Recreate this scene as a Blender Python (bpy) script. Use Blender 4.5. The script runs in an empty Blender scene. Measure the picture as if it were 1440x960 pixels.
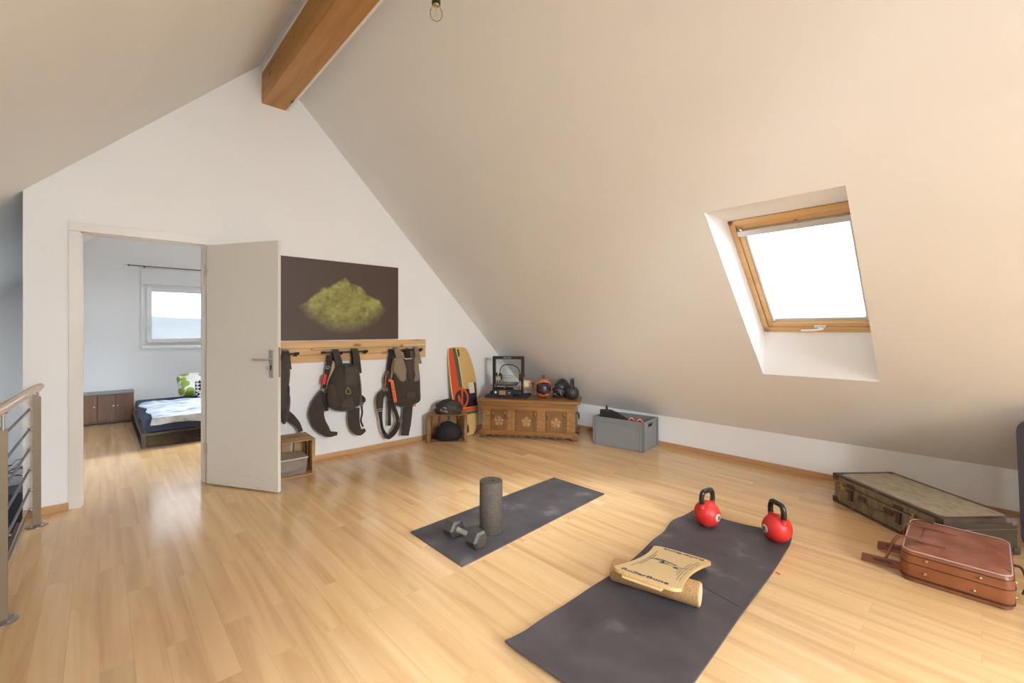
import bpy, bmesh, math, random
from mathutils import Vector, Matrix, noise
random.seed(7)
PI = math.pi
C = bpy.context.scene.collection
SC = bpy.context.scene

# ------------------------------------------------------------------ camera
YAW = 0.8179; FPX = 618.9; CY = 463.3; CAMZ = 1.283
FW = Vector((math.cos(YAW), math.sin(YAW), 0)); RT = Vector((math.sin(YAW), -math.cos(YAW), 0))
cd = bpy.data.cameras.new('camera'); cam = bpy.data.objects.new('camera', cd); C.objects.link(cam)
cam.location = (0, 0, CAMZ)
cam.rotation_euler = (PI/2, 0, YAW - PI/2)
cd.sensor_fit = 'HORIZONTAL'; cd.sensor_width = 36; cd.lens = 36*FPX/1440
cd.shift_y = (CY-480)/1440
cd.clip_start = 0.05; cd.clip_end = 2000
SC.camera = cam

# ------------------------------------------------------------------ exposure, sky, lights
SC.view_settings.view_transform = 'Standard'; SC.view_settings.look = 'None'
SC.view_settings.exposure = 0.0; SC.view_settings.gamma = 1.0
SC.view_settings.use_curve_mapping = False
w = bpy.data.worlds.new('sky'); SC.world = w; w.use_nodes = True
bg = w.node_tree.nodes['Background']; bg.inputs[0].default_value = (0.90, 0.95, 1.0, 1); bg.inputs[1].default_value = 2.9

def area(name, loc, target, sx, sy, power, col):
    l = bpy.data.lights.new(name, 'AREA'); l.shape = 'RECTANGLE'; l.size = sx; l.size_y = sy
    l.energy = power; l.color = col
    o = bpy.data.objects.new(name, l); C.objects.link(o); o.location = loc
    o.rotation_euler = (Vector(target)-Vector(loc)).to_track_quat('-Z', 'Y').to_euler()
    return o
FILL_DAY = (0.88, 0.97, 1.045)
# daylight and added fill outside the openings (all stand outside the room, behind glass)
area('added_fill_gable', (1.1, -6.3, 3.0), (1.3, 1.5, 1.2), 3.6, 3.0, 2060, FILL_DAY)  # added fill through gable windows made up behind the camera
area('added_fill_left_roof', (-1.6, -3.4, 3.7), (1.6, 3.6, 0.0), 2.4, 2.0, 1560, FILL_DAY)  # added fill through the unseen left roof window
area('daylight_roof_window', (5.2, -1.5, 3.9), (3.4, 0.85, 1.5), 2.2, 1.7, 860, (0.86, 0.95, 1.03))
area('added_fill_rear_roof', (5.6, -2.9, 3.6), (3.4, -1.6, 1.5), 2.2, 1.9, 700, FILL_DAY)  # added fill through the unseen rear roof window
area('added_fill_bedroom_roof', (4.6, 6.6, 3.2), (2.8, 6.6, 1.6), 1.8, 1.8, 2300, (0.75, 0.86, 0.98))  # added fill through an unseen bedroom roof window
area('daylight_bedroom_window', (1.2, 9.6, 3.5), (1.2, 7.6, 0.6), 1.8, 1.6, 60, (0.80, 0.90, 1.0))
area('daylight_stair_window', (-2.6, 6.4, 0.6), (-0.4, 6.6, -0.2), 1.6, 1.6, 85, (0.80, 0.89, 1.0))

# ------------------------------------------------------------------ materials
MATS = {}
def mat(name, col, rough=0.6, metal=0.0, var=0.0, scale=8.0, bump=0.0, bscale=60.0, stretch=(1, 1, 1), spec=0.5, coat=0.0, alpha=None, trans=0.0, sheen=0.0, emit=None):
    if name in MATS: return MATS[name]
    m = bpy.data.materials.new(name); m.use_nodes = True; nt = m.node_tree; N = nt.nodes; L = nt.links
    b = N['Principled BSDF']
    b.inputs['Base Color'].default_value = (*col, 1); b.inputs['Roughness'].default_value = rough
    b.inputs['Metallic'].default_value = metal; b.inputs['Specular IOR Level'].default_value = spec
    b.inputs['Coat Weight'].default_value = coat; b.inputs['Transmission Weight'].default_value = trans
    b.inputs['Sheen Weight'].default_value = sheen
    if emit: b.inputs['Emission Color'].default_value = (*emit[0], 1); b.inputs['Emission Strength'].default_value = emit[1]
    if var > 0 or bump > 0:
        tc = N.new('ShaderNodeTexCoord'); mp = N.new('ShaderNodeMapping'); mp.inputs['Scale'].default_value = stretch
        L.new(tc.outputs['Object'], mp.inputs[0])
    if var > 0:
        n = N.new('ShaderNodeTexNoise'); n.inputs['Scale'].default_value = scale; n.inputs['Detail'].default_value = 5
        L.new(mp.outputs[0], n.inputs['Vector'])
        r = N.new('ShaderNodeValToRGB'); r.color_ramp.elements[0].position = 0.3; r.color_ramp.elements[1].position = 0.7
        r.color_ramp.elements[0].color = (*[c*(1-var) for c in col], 1)
        r.color_ramp.elements[1].color = (*[min(1, c*(1+var)) for c in col], 1)
        L.new(n.outputs['Fac'], r.inputs[0]); L.new(r.outputs[0], b.inputs['Base Color'])
    if bump > 0:
        n2 = N.new('ShaderNodeTexNoise'); n2.inputs['Scale'].default_value = bscale; n2.inputs['Detail'].default_value = 3
        L.new(mp.outputs[0], n2.inputs['Vector'])
        bp = N.new('ShaderNodeBump'); bp.inputs['Strength'].default_value = bump; bp.inputs['Distance'].default_value = 0.01
        L.new(n2.outputs['Fac'], bp.inputs['Height']); L.new(bp.outputs[0], b.inputs['Normal'])
    MATS[name] = m; return m

def wood(name, c1, c2, axis='X', scale=1.0, rough=0.5, knots=0.0, dark=None):
    if name in MATS: return MATS[name]
    m = bpy.data.materials.new(name); m.use_nodes = True; nt = m.node_tree; N = nt.nodes; L = nt.links
    b = N['Principled BSDF']; b.inputs['Roughness'].default_value = rough
    tc = N.new('ShaderNodeTexCoord'); mp = N.new('ShaderNodeMapping')
    s = {'X': (1.2, 14, 14), 'Y': (14, 1.2, 14), 'Z': (14, 14, 1.2)}[axis]
    mp.inputs['Scale'].default_value = [v*scale for v in s]
    L.new(tc.outputs['Object'], mp.inputs[0])
    n = N.new('ShaderNodeTexNoise'); n.inputs['Scale'].default_value = 1.3; n.inputs['Detail'].default_value = 6; n.inputs['Distortion'].default_value = 0.6
    L.new(mp.outputs[0], n.inputs['Vector'])
    r = N.new('ShaderNodeValToRGB'); r.color_ramp.elements[0].position = 0.32; r.color_ramp.elements[1].position = 0.68
    r.color_ramp.elements[0].color = (*c1, 1); r.color_ramp.elements[1].color = (*c2, 1)
    L.new(n.outputs['Fac'], r.inputs[0]); out = r.outputs[0]
    if knots > 0:
        v = N.new('ShaderNodeTexVoronoi'); v.inputs['Scale'].default_value = 1.0
        mp2 = N.new('ShaderNodeMapping'); s2 = {'X': (2.6, 7, 7), 'Y': (7, 2.6, 7), 'Z': (7, 7, 2.6)}[axis]
        mp2.inputs['Scale'].default_value = s2; L.new(tc.outputs['Object'], mp2.inputs[0]); L.new(mp2.outputs[0], v.inputs['Vector'])
        r2 = N.new('ShaderNodeValToRGB'); r2.color_ramp.elements[0].position = 0.09; r2.color_ramp.elements[1].position = 0.16
        r2.color_ramp.elements[0].color = (1, 1, 1, 1); r2.color_ramp.elements[1].color = (0, 0, 0, 1)
        L.new(v.outputs['Distance'], r2.inputs[0])
        mx = N.new('ShaderNodeMixRGB'); mx.inputs[2].default_value = (*(dark or [c*0.3 for c in c1]), 1)
        mul = N.new('ShaderNodeMath'); mul.operation = 'MULTIPLY'; mul.inputs[1].default_value = knots
        L.new(r2.outputs[0], mul.inputs[0]); L.new(mul.outputs[0], mx.inputs[0]); L.new(out, mx.inputs[1]); out = mx.outputs[0]
    L.new(out, b.inputs['Base Color'])
    MATS[name] = m; return m

def laminate():
    m = bpy.data.materials.new('beech laminate'); m.use_nodes = True; nt = m.node_tree; N = nt.nodes; L = nt.links
    b = N['Principled BSDF']; b.inputs['Roughness'].default_value = 0.17; b.inputs['Specular IOR Level'].default_value = 0.62
    tc = N.new('ShaderNodeTexCoord'); mp = N.new('ShaderNodeMapping'); mp.inputs['Rotation'].default_value = (0, 0, PI/2)
    L.new(tc.outputs['Object'], mp.inputs[0])
    br = N.new('ShaderNodeTexBrick'); br.offset = 0.37; br.squash = 1
    br.inputs['Scale'].default_value = 1; br.inputs['Brick Width'].default_value = 0.95; br.inputs['Row Height'].default_value = 0.098
    br.inputs['Mortar Size'].default_value = 0.0009; br.inputs['Mortar Smooth'].default_value = 0.3; br.inputs['Bias'].default_value = 0
    br.inputs['Color1'].default_value = (0.0, 0.0, 0.0, 1); br.inputs['Color2'].default_value = (1, 1, 1, 1); br.inputs['Mortar'].default_value = (0.5, 0.5, 0.5, 1)
    L.new(mp.outputs[0], br.inputs['Vector'])
    # grain that shifts from plank to plank
    ad = N.new('ShaderNodeVectorMath'); ad.operation = 'MULTIPLY'; ad.inputs[1].default_value = (7, 7, 7); L.new(br.outputs['Color'], ad.inputs[0])
    mp2 = N.new('ShaderNodeMapping'); mp2.inputs['Scale'].default_value = (13, 0.75, 13); L.new(tc.outputs['Object'], mp2.inputs[0])
    ad2 = N.new('ShaderNodeVectorMath'); ad2.operation = 'ADD'; L.new(mp2.outputs[0], ad2.inputs[0]); L.new(ad.outputs[0], ad2.inputs[1])
    n = N.new('ShaderNodeTexNoise'); n.inputs['Scale'].default_value = 1.0; n.inputs['Detail'].default_value = 6; n.inputs['Distortion'].default_value = 0.8
    L.new(ad2.outputs[0], n.inputs['Vector'])
    r = N.new('ShaderNodeValToRGB')
    r.color_ramp.elements[0].position = 0.28; r.color_ramp.elements[0].color = (0.585, 0.345, 0.158, 1)
    r.color_ramp.elements[1].position = 0.74; r.color_ramp.elements[1].color = (0.785, 0.525, 0.28, 1)
    e = r.color_ramp.elements.new(0.5); e.color = (0.71, 0.45, 0.215, 1)
    L.new(n.outputs['Fac'], r.inputs[0])
    mr = N.new('ShaderNodeMapRange'); mr.inputs['To Min'].default_value = 0.95; mr.inputs['To Max'].default_value = 1.04
    L.new(br.outputs['Color'], mr.inputs['Value'])
    mul = N.new('ShaderNodeVectorMath'); mul.operation = 'SCALE'; L.new(r.outputs[0], mul.inputs[0]); L.new(mr.outputs[0], mul.inputs['Scale'])
    mx = N.new('ShaderNodeMixRGB'); mx.inputs[2].default_value = (0.36, 0.20, 0.09, 1)
    mm = N.new('ShaderNodeMath'); mm.operation = 'MULTIPLY'; mm.inputs[1].default_value = 0.30
    L.new(br.outputs['Fac'], mm.inputs[0]); L.new(mm.outputs[0], mx.inputs[0]); L.new(mul.outputs[0], mx.inputs[1])
    L.new(mx.outputs[0], b.inputs['Base Color'])
    return m

def thin_glass(name, col=(1, 1, 1), ior=1.35):
    m = bpy.data.materials.new(name); m.use_nodes = True; nt = m.node_tree; N = nt.nodes; L = nt.links
    N.remove(N['Principled BSDF']); t = N.new('ShaderNodeBsdfTransparent'); t.inputs[0].default_value = (*col, 1)
    g = N.new('ShaderNodeBsdfGlossy'); g.inputs['Roughness'].default_value = 0.03
    f = N.new('ShaderNodeFresnel'); f.inputs[0].default_value = ior
    mx = N.new('ShaderNodeMixShader'); L.new(f.outputs[0], mx.inputs[0]); L.new(t.outputs[0], mx.inputs[1]); L.new(g.outputs[0], mx.inputs[2])
    L.new(mx.outputs[0], N['Material Output'].inputs[0]); return m

def mottled(name, stops, scale=3.0, rough=0.8, stretch=(1, 1, 1), detail=5, bump=0.0):
    m = bpy.data.materials.new(name); m.use_nodes = True; nt = m.node_tree; N = nt.nodes; L = nt.links
    b = N['Principled BSDF']; b.inputs['Roughness'].default_value = rough
    tc = N.new('ShaderNodeTexCoord'); mp = N.new('ShaderNodeMapping'); mp.inputs['Scale'].default_value = stretch
    L.new(tc.outputs['Object'], mp.inputs[0])
    n = N.new('ShaderNodeTexNoise'); n.inputs['Scale'].default_value = scale; n.inputs['Detail'].default_value = detail
    L.new(mp.outputs[0], n.inputs['Vector'])
    r = N.new('ShaderNodeValToRGB'); el = r.color_ramp.elements
    el[0].position = stops[0][0]; el[0].color = (*stops[0][1], 1); el[1].position = stops[-1][0]; el[1].color = (*stops[-1][1], 1)
    for p, c in stops[1:-1]:
        e = el.new(p); e.color = (*c, 1)
    L.new(n.outputs['Fac'], r.inputs[0]); L.new(r.outputs[0], b.inputs['Base Color'])
    if bump:
        bp = N.new('ShaderNodeBump'); bp.inputs['Strength'].default_value = bump; bp.inputs['Distance'].default_value = 0.01
        L.new(n.outputs['Fac'], bp.inputs['Height']); L.new(bp.outputs[0], b.inputs['Normal'])
    return m

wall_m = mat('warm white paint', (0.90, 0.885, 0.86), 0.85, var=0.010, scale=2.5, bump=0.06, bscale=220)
bed_wall_m = mat('cool lit white paint', (0.80, 0.81, 0.81), 0.85)  # same white wall; the bedroom's cool light is put into the colour
rev_m = mat('white reveal paint', (0.92, 0.92, 0.92), 0.7)
floor_m = laminate()
door_m = mat('door lacquer', (0.76, 0.71, 0.63), 0.32, var=0.01, scale=1.5)
white_m = mat('white plastic', (0.82, 0.84, 0.84), 0.35)
skirt_m = wood('skirting wood', (0.50, 0.27, 0.12), (0.64, 0.37, 0.18), 'X', 0.6, 0.4)
skirt_y_m = wood('skirting wood lengthwise', (0.46, 0.25, 0.11), (0.58, 0.33, 0.16), 'Y', 0.6, 0.4)
beam_m = wood('glulam spruce', (0.43, 0.20, 0.045), (0.60, 0.31, 0.085), 'Y', 0.55, 0.45, knots=0.9, dark=(0.06, 0.02, 0.005))
pine_m = wood('pine board', (0.62, 0.33, 0.12), (0.80, 0.52, 0.24), 'X', 0.8, 0.5, knots=0.8, dark=(0.28, 0.10, 0.03))
vel_m = wood('varnished pine', (0.66, 0.40, 0.17), (0.80, 0.54, 0.28), 'Y', 0.6, 0.4)
steel_m = mat('brushed steel', (0.55, 0.53, 0.50), 0.32, 1.0)
bronze_m = mat('warm grey post paint', (0.27, 0.205, 0.135), 0.42, 0.35)
chrome_m = mat('chrome', (0.8, 0.8, 0.8), 0.12, 1.0)
black_m = mat('black plastic', (0.035, 0.030, 0.027), 0.45)
rubber_m = mottled('black rubber mat', [(0.3, (0.050, 0.042, 0.045)), (0.60, (0.078, 0.066, 0.069)), (0.80, (0.19, 0.17, 0.17))], 5.0, 0.62, detail=9)
glass_m = thin_glass('clear pane')

# ------------------------------------------------------------------ mesh helpers
def px(x, y, n, d):
    """a point of a real plane n.p = d, measured through the camera"""
    r = FW + RT*((x-720)/FPX) + Vector((0, 0, (CY-y)/FPX)); n = Vector(n); c = Vector((0, 0, CAMZ))
    return c + r*((d - n.dot(c))/n.dot(r))
def atY(x, y, Y): return px(x, y, (0, 1, 0), Y)
def atZ(x, y, Z=0): return px(x, y, (0, 0, 1), Z)

def smooth_path(pts, k=6, closed=False):
    P = [Vector(p) for p in pts]; n = len(P); out = []
    rng = range(n) if closed else range(n-1)
    for i in rng:
        p1 = P[i]; p2 = P[(i+1) % n]
        p0 = P[i-1] if (i > 0 or closed) else p1*2-p2
        p3 = P[(i+2) % n] if (closed or i+2 < n) else p2*2-p1
        for j in range(k):
            t = j/k
            out.append(0.5*((2*p1)+(p2-p0)*t+(2*p0-5*p1+4*p2-p3)*t*t+(3*p1-p0-3*p2+p3)*t*t*t))
    if not closed: out.append(P[-1])
    return out

class MB:
    def __init__(s): s.v = []; s.f = []
    def add(s, vs, fs, M=None):
        o = len(s.v)
        for v in vs:
            v = Vector(v); s.v.append(M @ v if M is not None else v)
        for f in fs: s.f.append([i+o for i in f])
        return s
    def box(s, c, d, M=None, r=0.0, rot=None):
        """box by centre and size, edges chamfered by r"""
        bm = bmesh.new(); bmesh.ops.create_cube(bm, size=1)
        bmesh.ops.scale(bm, vec=Vector(d), verts=bm.verts)
        if r > 0: bmesh.ops.bevel(bm, geom=bm.edges[:], offset=r, segments=2, affect='EDGES', profile=0.6)
        if rot is not None: bmesh.ops.rotate(bm, cent=(0, 0, 0), matrix=rot.to_3x3(), verts=bm.verts)
        bmesh.ops.translate(bm, vec=Vector(c), verts=bm.verts)
        s.bm(bm, M); return s
    def bm(s, bm, M=None):
        bm.verts.ensure_lookup_table(); bm.verts.index_update()
        s.add([v.co.copy() for v in bm.verts], [[v.index for v in f.verts] for f in bm.faces], M); bm.free(); return s
    def bb(s, x0, x1, y0, y1, z0, z1, M=None, r=0.0):
        return s.box(((x0+x1)/2, (y0+y1)/2, (z0+z1)/2), (abs(x1-x0), abs(y1-y0), abs(z1-z0)), M, r)
    def tube(s, pts, r, seg=10, M=None, closed=False, k=0):
        P = smooth_path(pts, k, closed) if k else [Vector(p) for p in pts]
        n = len(P); R = r if isinstance(r, (list, tuple)) else None
        vs = []; fs = []; up = None
        for i, p in enumerate(P):
            a = P[i-1] if (i > 0 or closed) else p; b = P[(i+1) % n] if (i < n-1 or closed) else p
            t = (b-a).normalized()
            if up is None: up = t.orthogonal().normalized()
            up = (up - t*up.dot(t)).normalized(); sd = t.cross(up)
            rr = r if R is None else R[min(len(R)-1, int(round(i*(len(R)-1)/(n-1))))] if k == 0 else (R[0] + (R[-1]-R[0])*i/(n-1)) if R else r
            for j in range(seg):
                q = 2*PI*j/seg; vs.append(p + up*math.cos(q)*rr + sd*math.sin(q)*rr)
        m = n if closed else n-1
        for i in range(m):
            for j in range(seg):
                a = i*seg+j; b = i*seg+(j+1) % seg; c = ((i+1) % n)*seg+(j+1) % seg; d = ((i+1) % n)*seg+j
                fs.append([a, b, c, d])
        if not closed: fs.append(list(range(seg))[::-1]); fs.append([(n-1)*seg+j for j in range(seg)])
        return s.add(vs, fs, M)
    def lathe(s, prof, seg=28, M=None, cap=True):
        vs = []; fs = []; n = len(prof)
        for r, z in prof:
            for j in range(seg):
                q = 2*PI*j/seg; vs.append((max(r, 1e-4)*math.cos(q), max(r, 1e-4)*math.sin(q), z))
        for i in range(n-1):
            for j in range(seg):
                fs.append([i*seg+j, i*seg+(j+1) % seg, (i+1)*seg+(j+1) % seg, (i+1)*seg+j])
        if cap: fs.append(list(range(seg))[::-1]); fs.append([(n-1)*seg+j for j in range(seg)])
        return s.add(vs, fs, M)
    def prism(s, poly, z0, z1, M=None):
        n = len(poly); vs = [(p[0], p[1], z0) for p in poly]+[(p[0], p[1], z1) for p in poly]
        fs = [list(range(n))[::-1], list(range(n, 2*n))]+[[i, (i+1) % n, n+(i+1) % n, n+i] for i in range(n)]
        return s.add(vs, fs, M)
    def ribbon(s, pts, wid, th, nrm=(0, -1, 0), k=6, M=None):
        """flat strap swept along pts, face direction nrm"""
        P = smooth_path(pts, k); n = len(P); N = Vector(nrm).normalized()
        W = wid if isinstance(wid, (list, tuple)) else [wid]
        vs = []; fs = []
        for i, p in enumerate(P):
            t = (P[min(n-1, i+1)]-P[max(0, i-1)]).normalized(); sd = t.cross(N)
            if sd.length < 1e-3: sd = Vector((1, 0, 0))
            sd.normalize(); nn = sd.cross(t).normalized()
            u = i/(n-1)*(len(W)-1); a = int(u); ww = W[a]+(W[min(a+1, len(W)-1)]-W[a])*(u-a)
            for e, h in ((-1, -.5), (-.6, -.9*.5-.12), (.6, -.9*.5-.12), (1, -.5), (1, .5), (.6, .62), (-.6, .62), (-1, .5)):
                vs.append(p + sd*e*ww/2 + nn*h*th)
        for i in range(n-1):
            for j in range(8): fs.append([i*8+j, i*8+(j+1) % 8, (i+1)*8+(j+1) % 8, (i+1)*8+j])
        fs.append(list(range(8))[::-1]); fs.append([(n-1)*8+j for j in range(8)])
        return s.add(vs, fs, M)
    def puff(s, outline, th, nrm=(0, -1, 0), k=4, back=0.25, M=None, rings=7, p=2.2, wob=0.0, wsc=20):
        """padded panel: outline on a plane, bulging by th along nrm and by th*back behind"""
        O = smooth_path(outline, k, True) if k > 1 else [Vector(q) for q in outline]
        n = len(O); c = sum(O, Vector())/n; N = Vector(nrm).normalized(); vs = []; fs = []
        def ring(sc, h): 
            for q in O:
                v = c+(q-c)*sc + N*h
                if wob: v = v + N*(wob*noise.noise(v*wsc)*min(1, (1-sc)*6))
                vs.append(v)
        R = [(1-(i/rings)**1.6*0.97) for i in range(rings+1)]
        seq = [(q, -back*th*(1-q**p)**(1/p)) for q in R[::-1]]+[(q, th*(1-q**p)**(1/p)) for q in R[1:]]
        for q, h in seq: ring(q, h)
        m = len(seq)
        for i in range(m-1):
            for j in range(n): fs.append([i*n+j, i*n+(j+1) % n, (i+1)*n+(j+1) % n, (i+1)*n+j])
        fs.append(list(range(n))[::-1]); fs.append([(m-1)*n+j for j in range(n)])
        return s.add(vs, fs, M)
    def ball(s, c, r, M=None, seg=20, rings=14, f=None):
        vs = []; fs = []; r = Vector(r) if not isinstance(r, (int, float)) else Vector((r, r, r)); c = Vector(c)
        for i in range(rings+1):
            a = PI*i/rings
            for j in range(seg):
                b = 2*PI*j/seg; d = Vector((math.sin(a)*math.cos(b), math.sin(a)*math.sin(b), -math.cos(a)))
                v = Vector((d.x*r.x, d.y*r.y, d.z*r.z))
                if f: v = f(v, d)
                vs.append(c+v)
        for i in range(rings):
            for j in range(seg): fs.append([i*seg+j, i*seg+(j+1) % seg, (i+1)*seg+(j+1) % seg, (i+1)*seg+j])
        return s.add(vs, fs, M)
    def build(s, name, m, parent=None, world=False, smooth=None, merge=True):
        me = bpy.data.meshes.new(name)
        vs = s.v
        if world and parent is not None:
            r = parent
            while r.parent: r = r.parent
            inv = (Matrix.Translation(r.location) @ r.rotation_euler.to_matrix().to_4x4()).inverted()
            vs = [inv @ v for v in vs]
        me.from_pydata([tuple(v) for v in vs], [], s.f)
        bm = bmesh.new(); bm.from_mesh(me)
        if merge: bmesh.ops.remove_doubles(bm, verts=bm.verts, dist=1e-5)
        bmesh.ops.recalc_face_normals(bm, faces=bm.faces); bm.to_mesh(me); bm.free()
        me.materials.append(m)
        if smooth is not None:
            for p in me.polygons: p.use_smooth = True
            try: me.set_sharp_from_angle(angle=math.radians(smooth))
            except Exception: pass
        o = bpy.data.objects.new(name, me); C.objects.link(o)
        if parent is not None: o.parent = parent
        return o

def pieces(b, name, m, parent, world=False, smooth=None):
    """every loose piece of the builder becomes a part of its own"""
    n = len(b.v); up = list(range(n))
    def find(i):
        while up[i] != i: up[i] = up[up[i]]; i = up[i]
        return i
    for f in b.f:
        for k in f[1:]: up[find(k)] = find(f[0])
    groups = {}
    for f in b.f: groups.setdefault(find(f[0]), []).append(f)
    out = []
    for fs in groups.values():
        ids = sorted({i for f in fs for i in f}); mp_ = {i: j for j, i in enumerate(ids)}
        q = MB(); q.v = [b.v[i] for i in ids]; q.f = [[mp_[i] for i in f] for f in fs]
        out.append(q.build(name, m, parent, world=world, smooth=smooth))
    return out

def thing(name, label, cat, loc=(0, 0, 0), rotz=0, group=None):
    o = bpy.data.objects.new(name, None); C.objects.link(o); o.empty_display_size = 0.05
    o.location = loc; o.rotation_euler = (0, 0, rotz); o['label'] = label; o['category'] = cat
    if group: o['group'] = group
    return o
def tag(o, label, cat, group=None, kind=None):
    if label: o['label'] = label
    if cat: o['category'] = cat
    if group: o['group'] = group
    if kind: o['kind'] = kind
    return o
def struct(o): o['kind'] = 'structure'; return o
def Tm(loc, rotz=0, rx=0, ry=0):
    return Matrix.Translation(loc) @ Matrix.Rotation(rotz, 4, 'Z') @ Matrix.Rotation(ry, 4, 'Y') @ Matrix.Rotation(rx, 4, 'X')
def frame(o, ex, ey, ez):
    M = Matrix.Identity(4)
    for i, e in enumerate((ex, ey, ez)):
        e = Vector(e)
        for j in range(3): M[j][i] = e[j]
    for j in range(3): M[j][3] = o[j]
    return M
def text_mesh(body, size, M, m, name, parent, width=None, thick=0.0004, world=False, bold=0.0):
    cu = bpy.data.curves.new('t', 'FONT'); cu.body = body; cu.size = size; cu.align_x = 'CENTER'; cu.align_y = 'CENTER'; cu.extrude = thick; cu.offset = bold; cu.resolution_u = 3
    o = bpy.data.objects.new('t', cu); C.objects.link(o); bpy.context.view_layer.update()
    me = bpy.data.meshes.new_from_object(o.evaluated_get(bpy.context.evaluated_depsgraph_get()))
    xs = [v.co.x for v in me.vertices]; k = (width/(max(xs)-min(xs))) if width else 1
    b = MB(); b.add([Vector((v.co.x*k, v.co.y, v.co.z)) for v in me.vertices], [list(p.vertices) for p in me.polygons], M)
    bpy.data.objects.remove(o)
    return b.build(name, m, parent, world=world, merge=False)

# ------------------------------------------------------------------ the room
GY = 4.456; KX = 4.536; KZ = 0.332; RX = 1.129; RZ = 3.739; FY = 8.4; BY = -3.6; SX = -0.36; LX = -1.7; LOW = -1.45
zr = lambda x: 4.868-x
zl = lambda x: x+2.61
top = lambda x: min(zr(x), zl(x))
XZ = lambda y: frame((0, y, 0), (1, 0, 0), (0, 0, 1), (0, -1, 0))   # polygons drawn in x,z and extruded toward -y

def gable(name, y0, y1, x0, x1, holes, m, zb=0.0):
    """vertical wall under the roof between x0..x1, holes = (xa, xb, za, zb)"""
    b = MB(); cuts = sorted({x0, x1, RX, *[h[0] for h in holes], *[h[1] for h in holes]}); cuts = [c for c in cuts if x0 <= c <= x1]
    M = frame((0, y1, 0), (1, 0, 0), (0, 0, 1), (0, -1, 0))
    for a, c in zip(cuts[:-1], cuts[1:]):
        hs = [h for h in holes if h[0] <= a+1e-6 and h[1] >= c-1e-6]
        ov = 0.02
        if hs:
            h = hs[0]
            if h[2] > zb+0.01: b.prism([(a, zb), (c, zb), (c, h[2]), (a, h[2])], 0, y1-y0, M)
            b.prism([(a, h[3]), (c, h[3]), (c, top(c)+ov), (a, top(a)+ov)], 0, y1-y0, M)
        else:
            b.prism([(a, zb), (c, zb), (c, top(c)+ov), (a, top(a)+ov)], 0, y1-y0, M)
    return struct(b.build(name, m))

fl = MB(); fl.bb(SX, KX+0.1, BY, FY, -0.22, 0.0); fl.bb(LX, SX, BY, -1.6, -0.22, 0.0)
struct(fl.build('floor', floor_m))
struct(MB().bb(SX-0.022, SX+0.006, -1.6, 4.45, -0.24, 0.004).build('trim_1', wood('stair nosing', (0.55, 0.36, 0.19), (0.70, 0.48, 0.28), 'Y', 0.6, 0.35)))
struct(MB().bb(SX-0.05, SX-0.022, -1.6, 4.45, -0.26, -0.02).build('trim_2', mat('dark grey stair string', (0.12, 0.09, 0.08), 0.6)))  # dark grey strip beside the nosing
low_m = wood('dark stair floor', (0.30, 0.22, 0.15), (0.38, 0.28, 0.19), 'Y', 0.6, 0.4)
struct(MB().bb(LX, SX, -1.6, FY, LOW-0.1, LOW).build('floor_lower_landing', low_m))

DX0, DX1, DZ = -0.088, 0.634, 1.985
gable('wall_back', GY, GY+0.11, -0.381, KX, [(DX0-0.03, DX1+0.03, 0, DZ+0.03)], wall_m)
WX0, WX1, WZ0, WZ1 = 0.47, 2.05, 1.05, 1.95
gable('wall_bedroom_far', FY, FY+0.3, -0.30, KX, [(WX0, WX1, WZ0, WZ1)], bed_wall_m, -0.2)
gable('wall_stair_far', FY, FY+0.3, LX, -0.30, [], wall_m, LOW)
gable('wall_front', BY-0.25, BY, LX, KX, [(0.45, 1.80, 0.40, 2.92)], wall_m, -0.2)
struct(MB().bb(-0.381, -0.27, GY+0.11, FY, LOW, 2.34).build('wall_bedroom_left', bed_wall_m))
struct(MB().bb(SX-0.02, SX+0.1, -1.6, GY+0.11, LOW, -0.2).build('wall_stair_right', wall_m))
sl = MB(); sl.bb(LX-0.15, LX, BY, 5.6, LOW, 1.05); sl.bb(LX-0.15, LX, 7.2, FY, LOW, 1.05)
sl.bb(LX-0.15, LX, 5.6, 7.2, LOW, -0.5); sl.bb(LX-0.15, LX, 5.6, 7.2, 0.75, 1.05); sl.bb(LX, SX, -1.72, -1.6, LOW, -0.2)
struct(sl.build('wall_left', wall_m))
struct(MB().bb(KX, KX+0.12, BY, GY+0.06, -0.2, KZ+0.02).build('wall_right', wall_m))
struct(MB().bb(KX, KX+0.12, GY+0.06, FY, -0.2, KZ+0.02).build('wall_bedroom_right', bed_wall_m))

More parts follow.
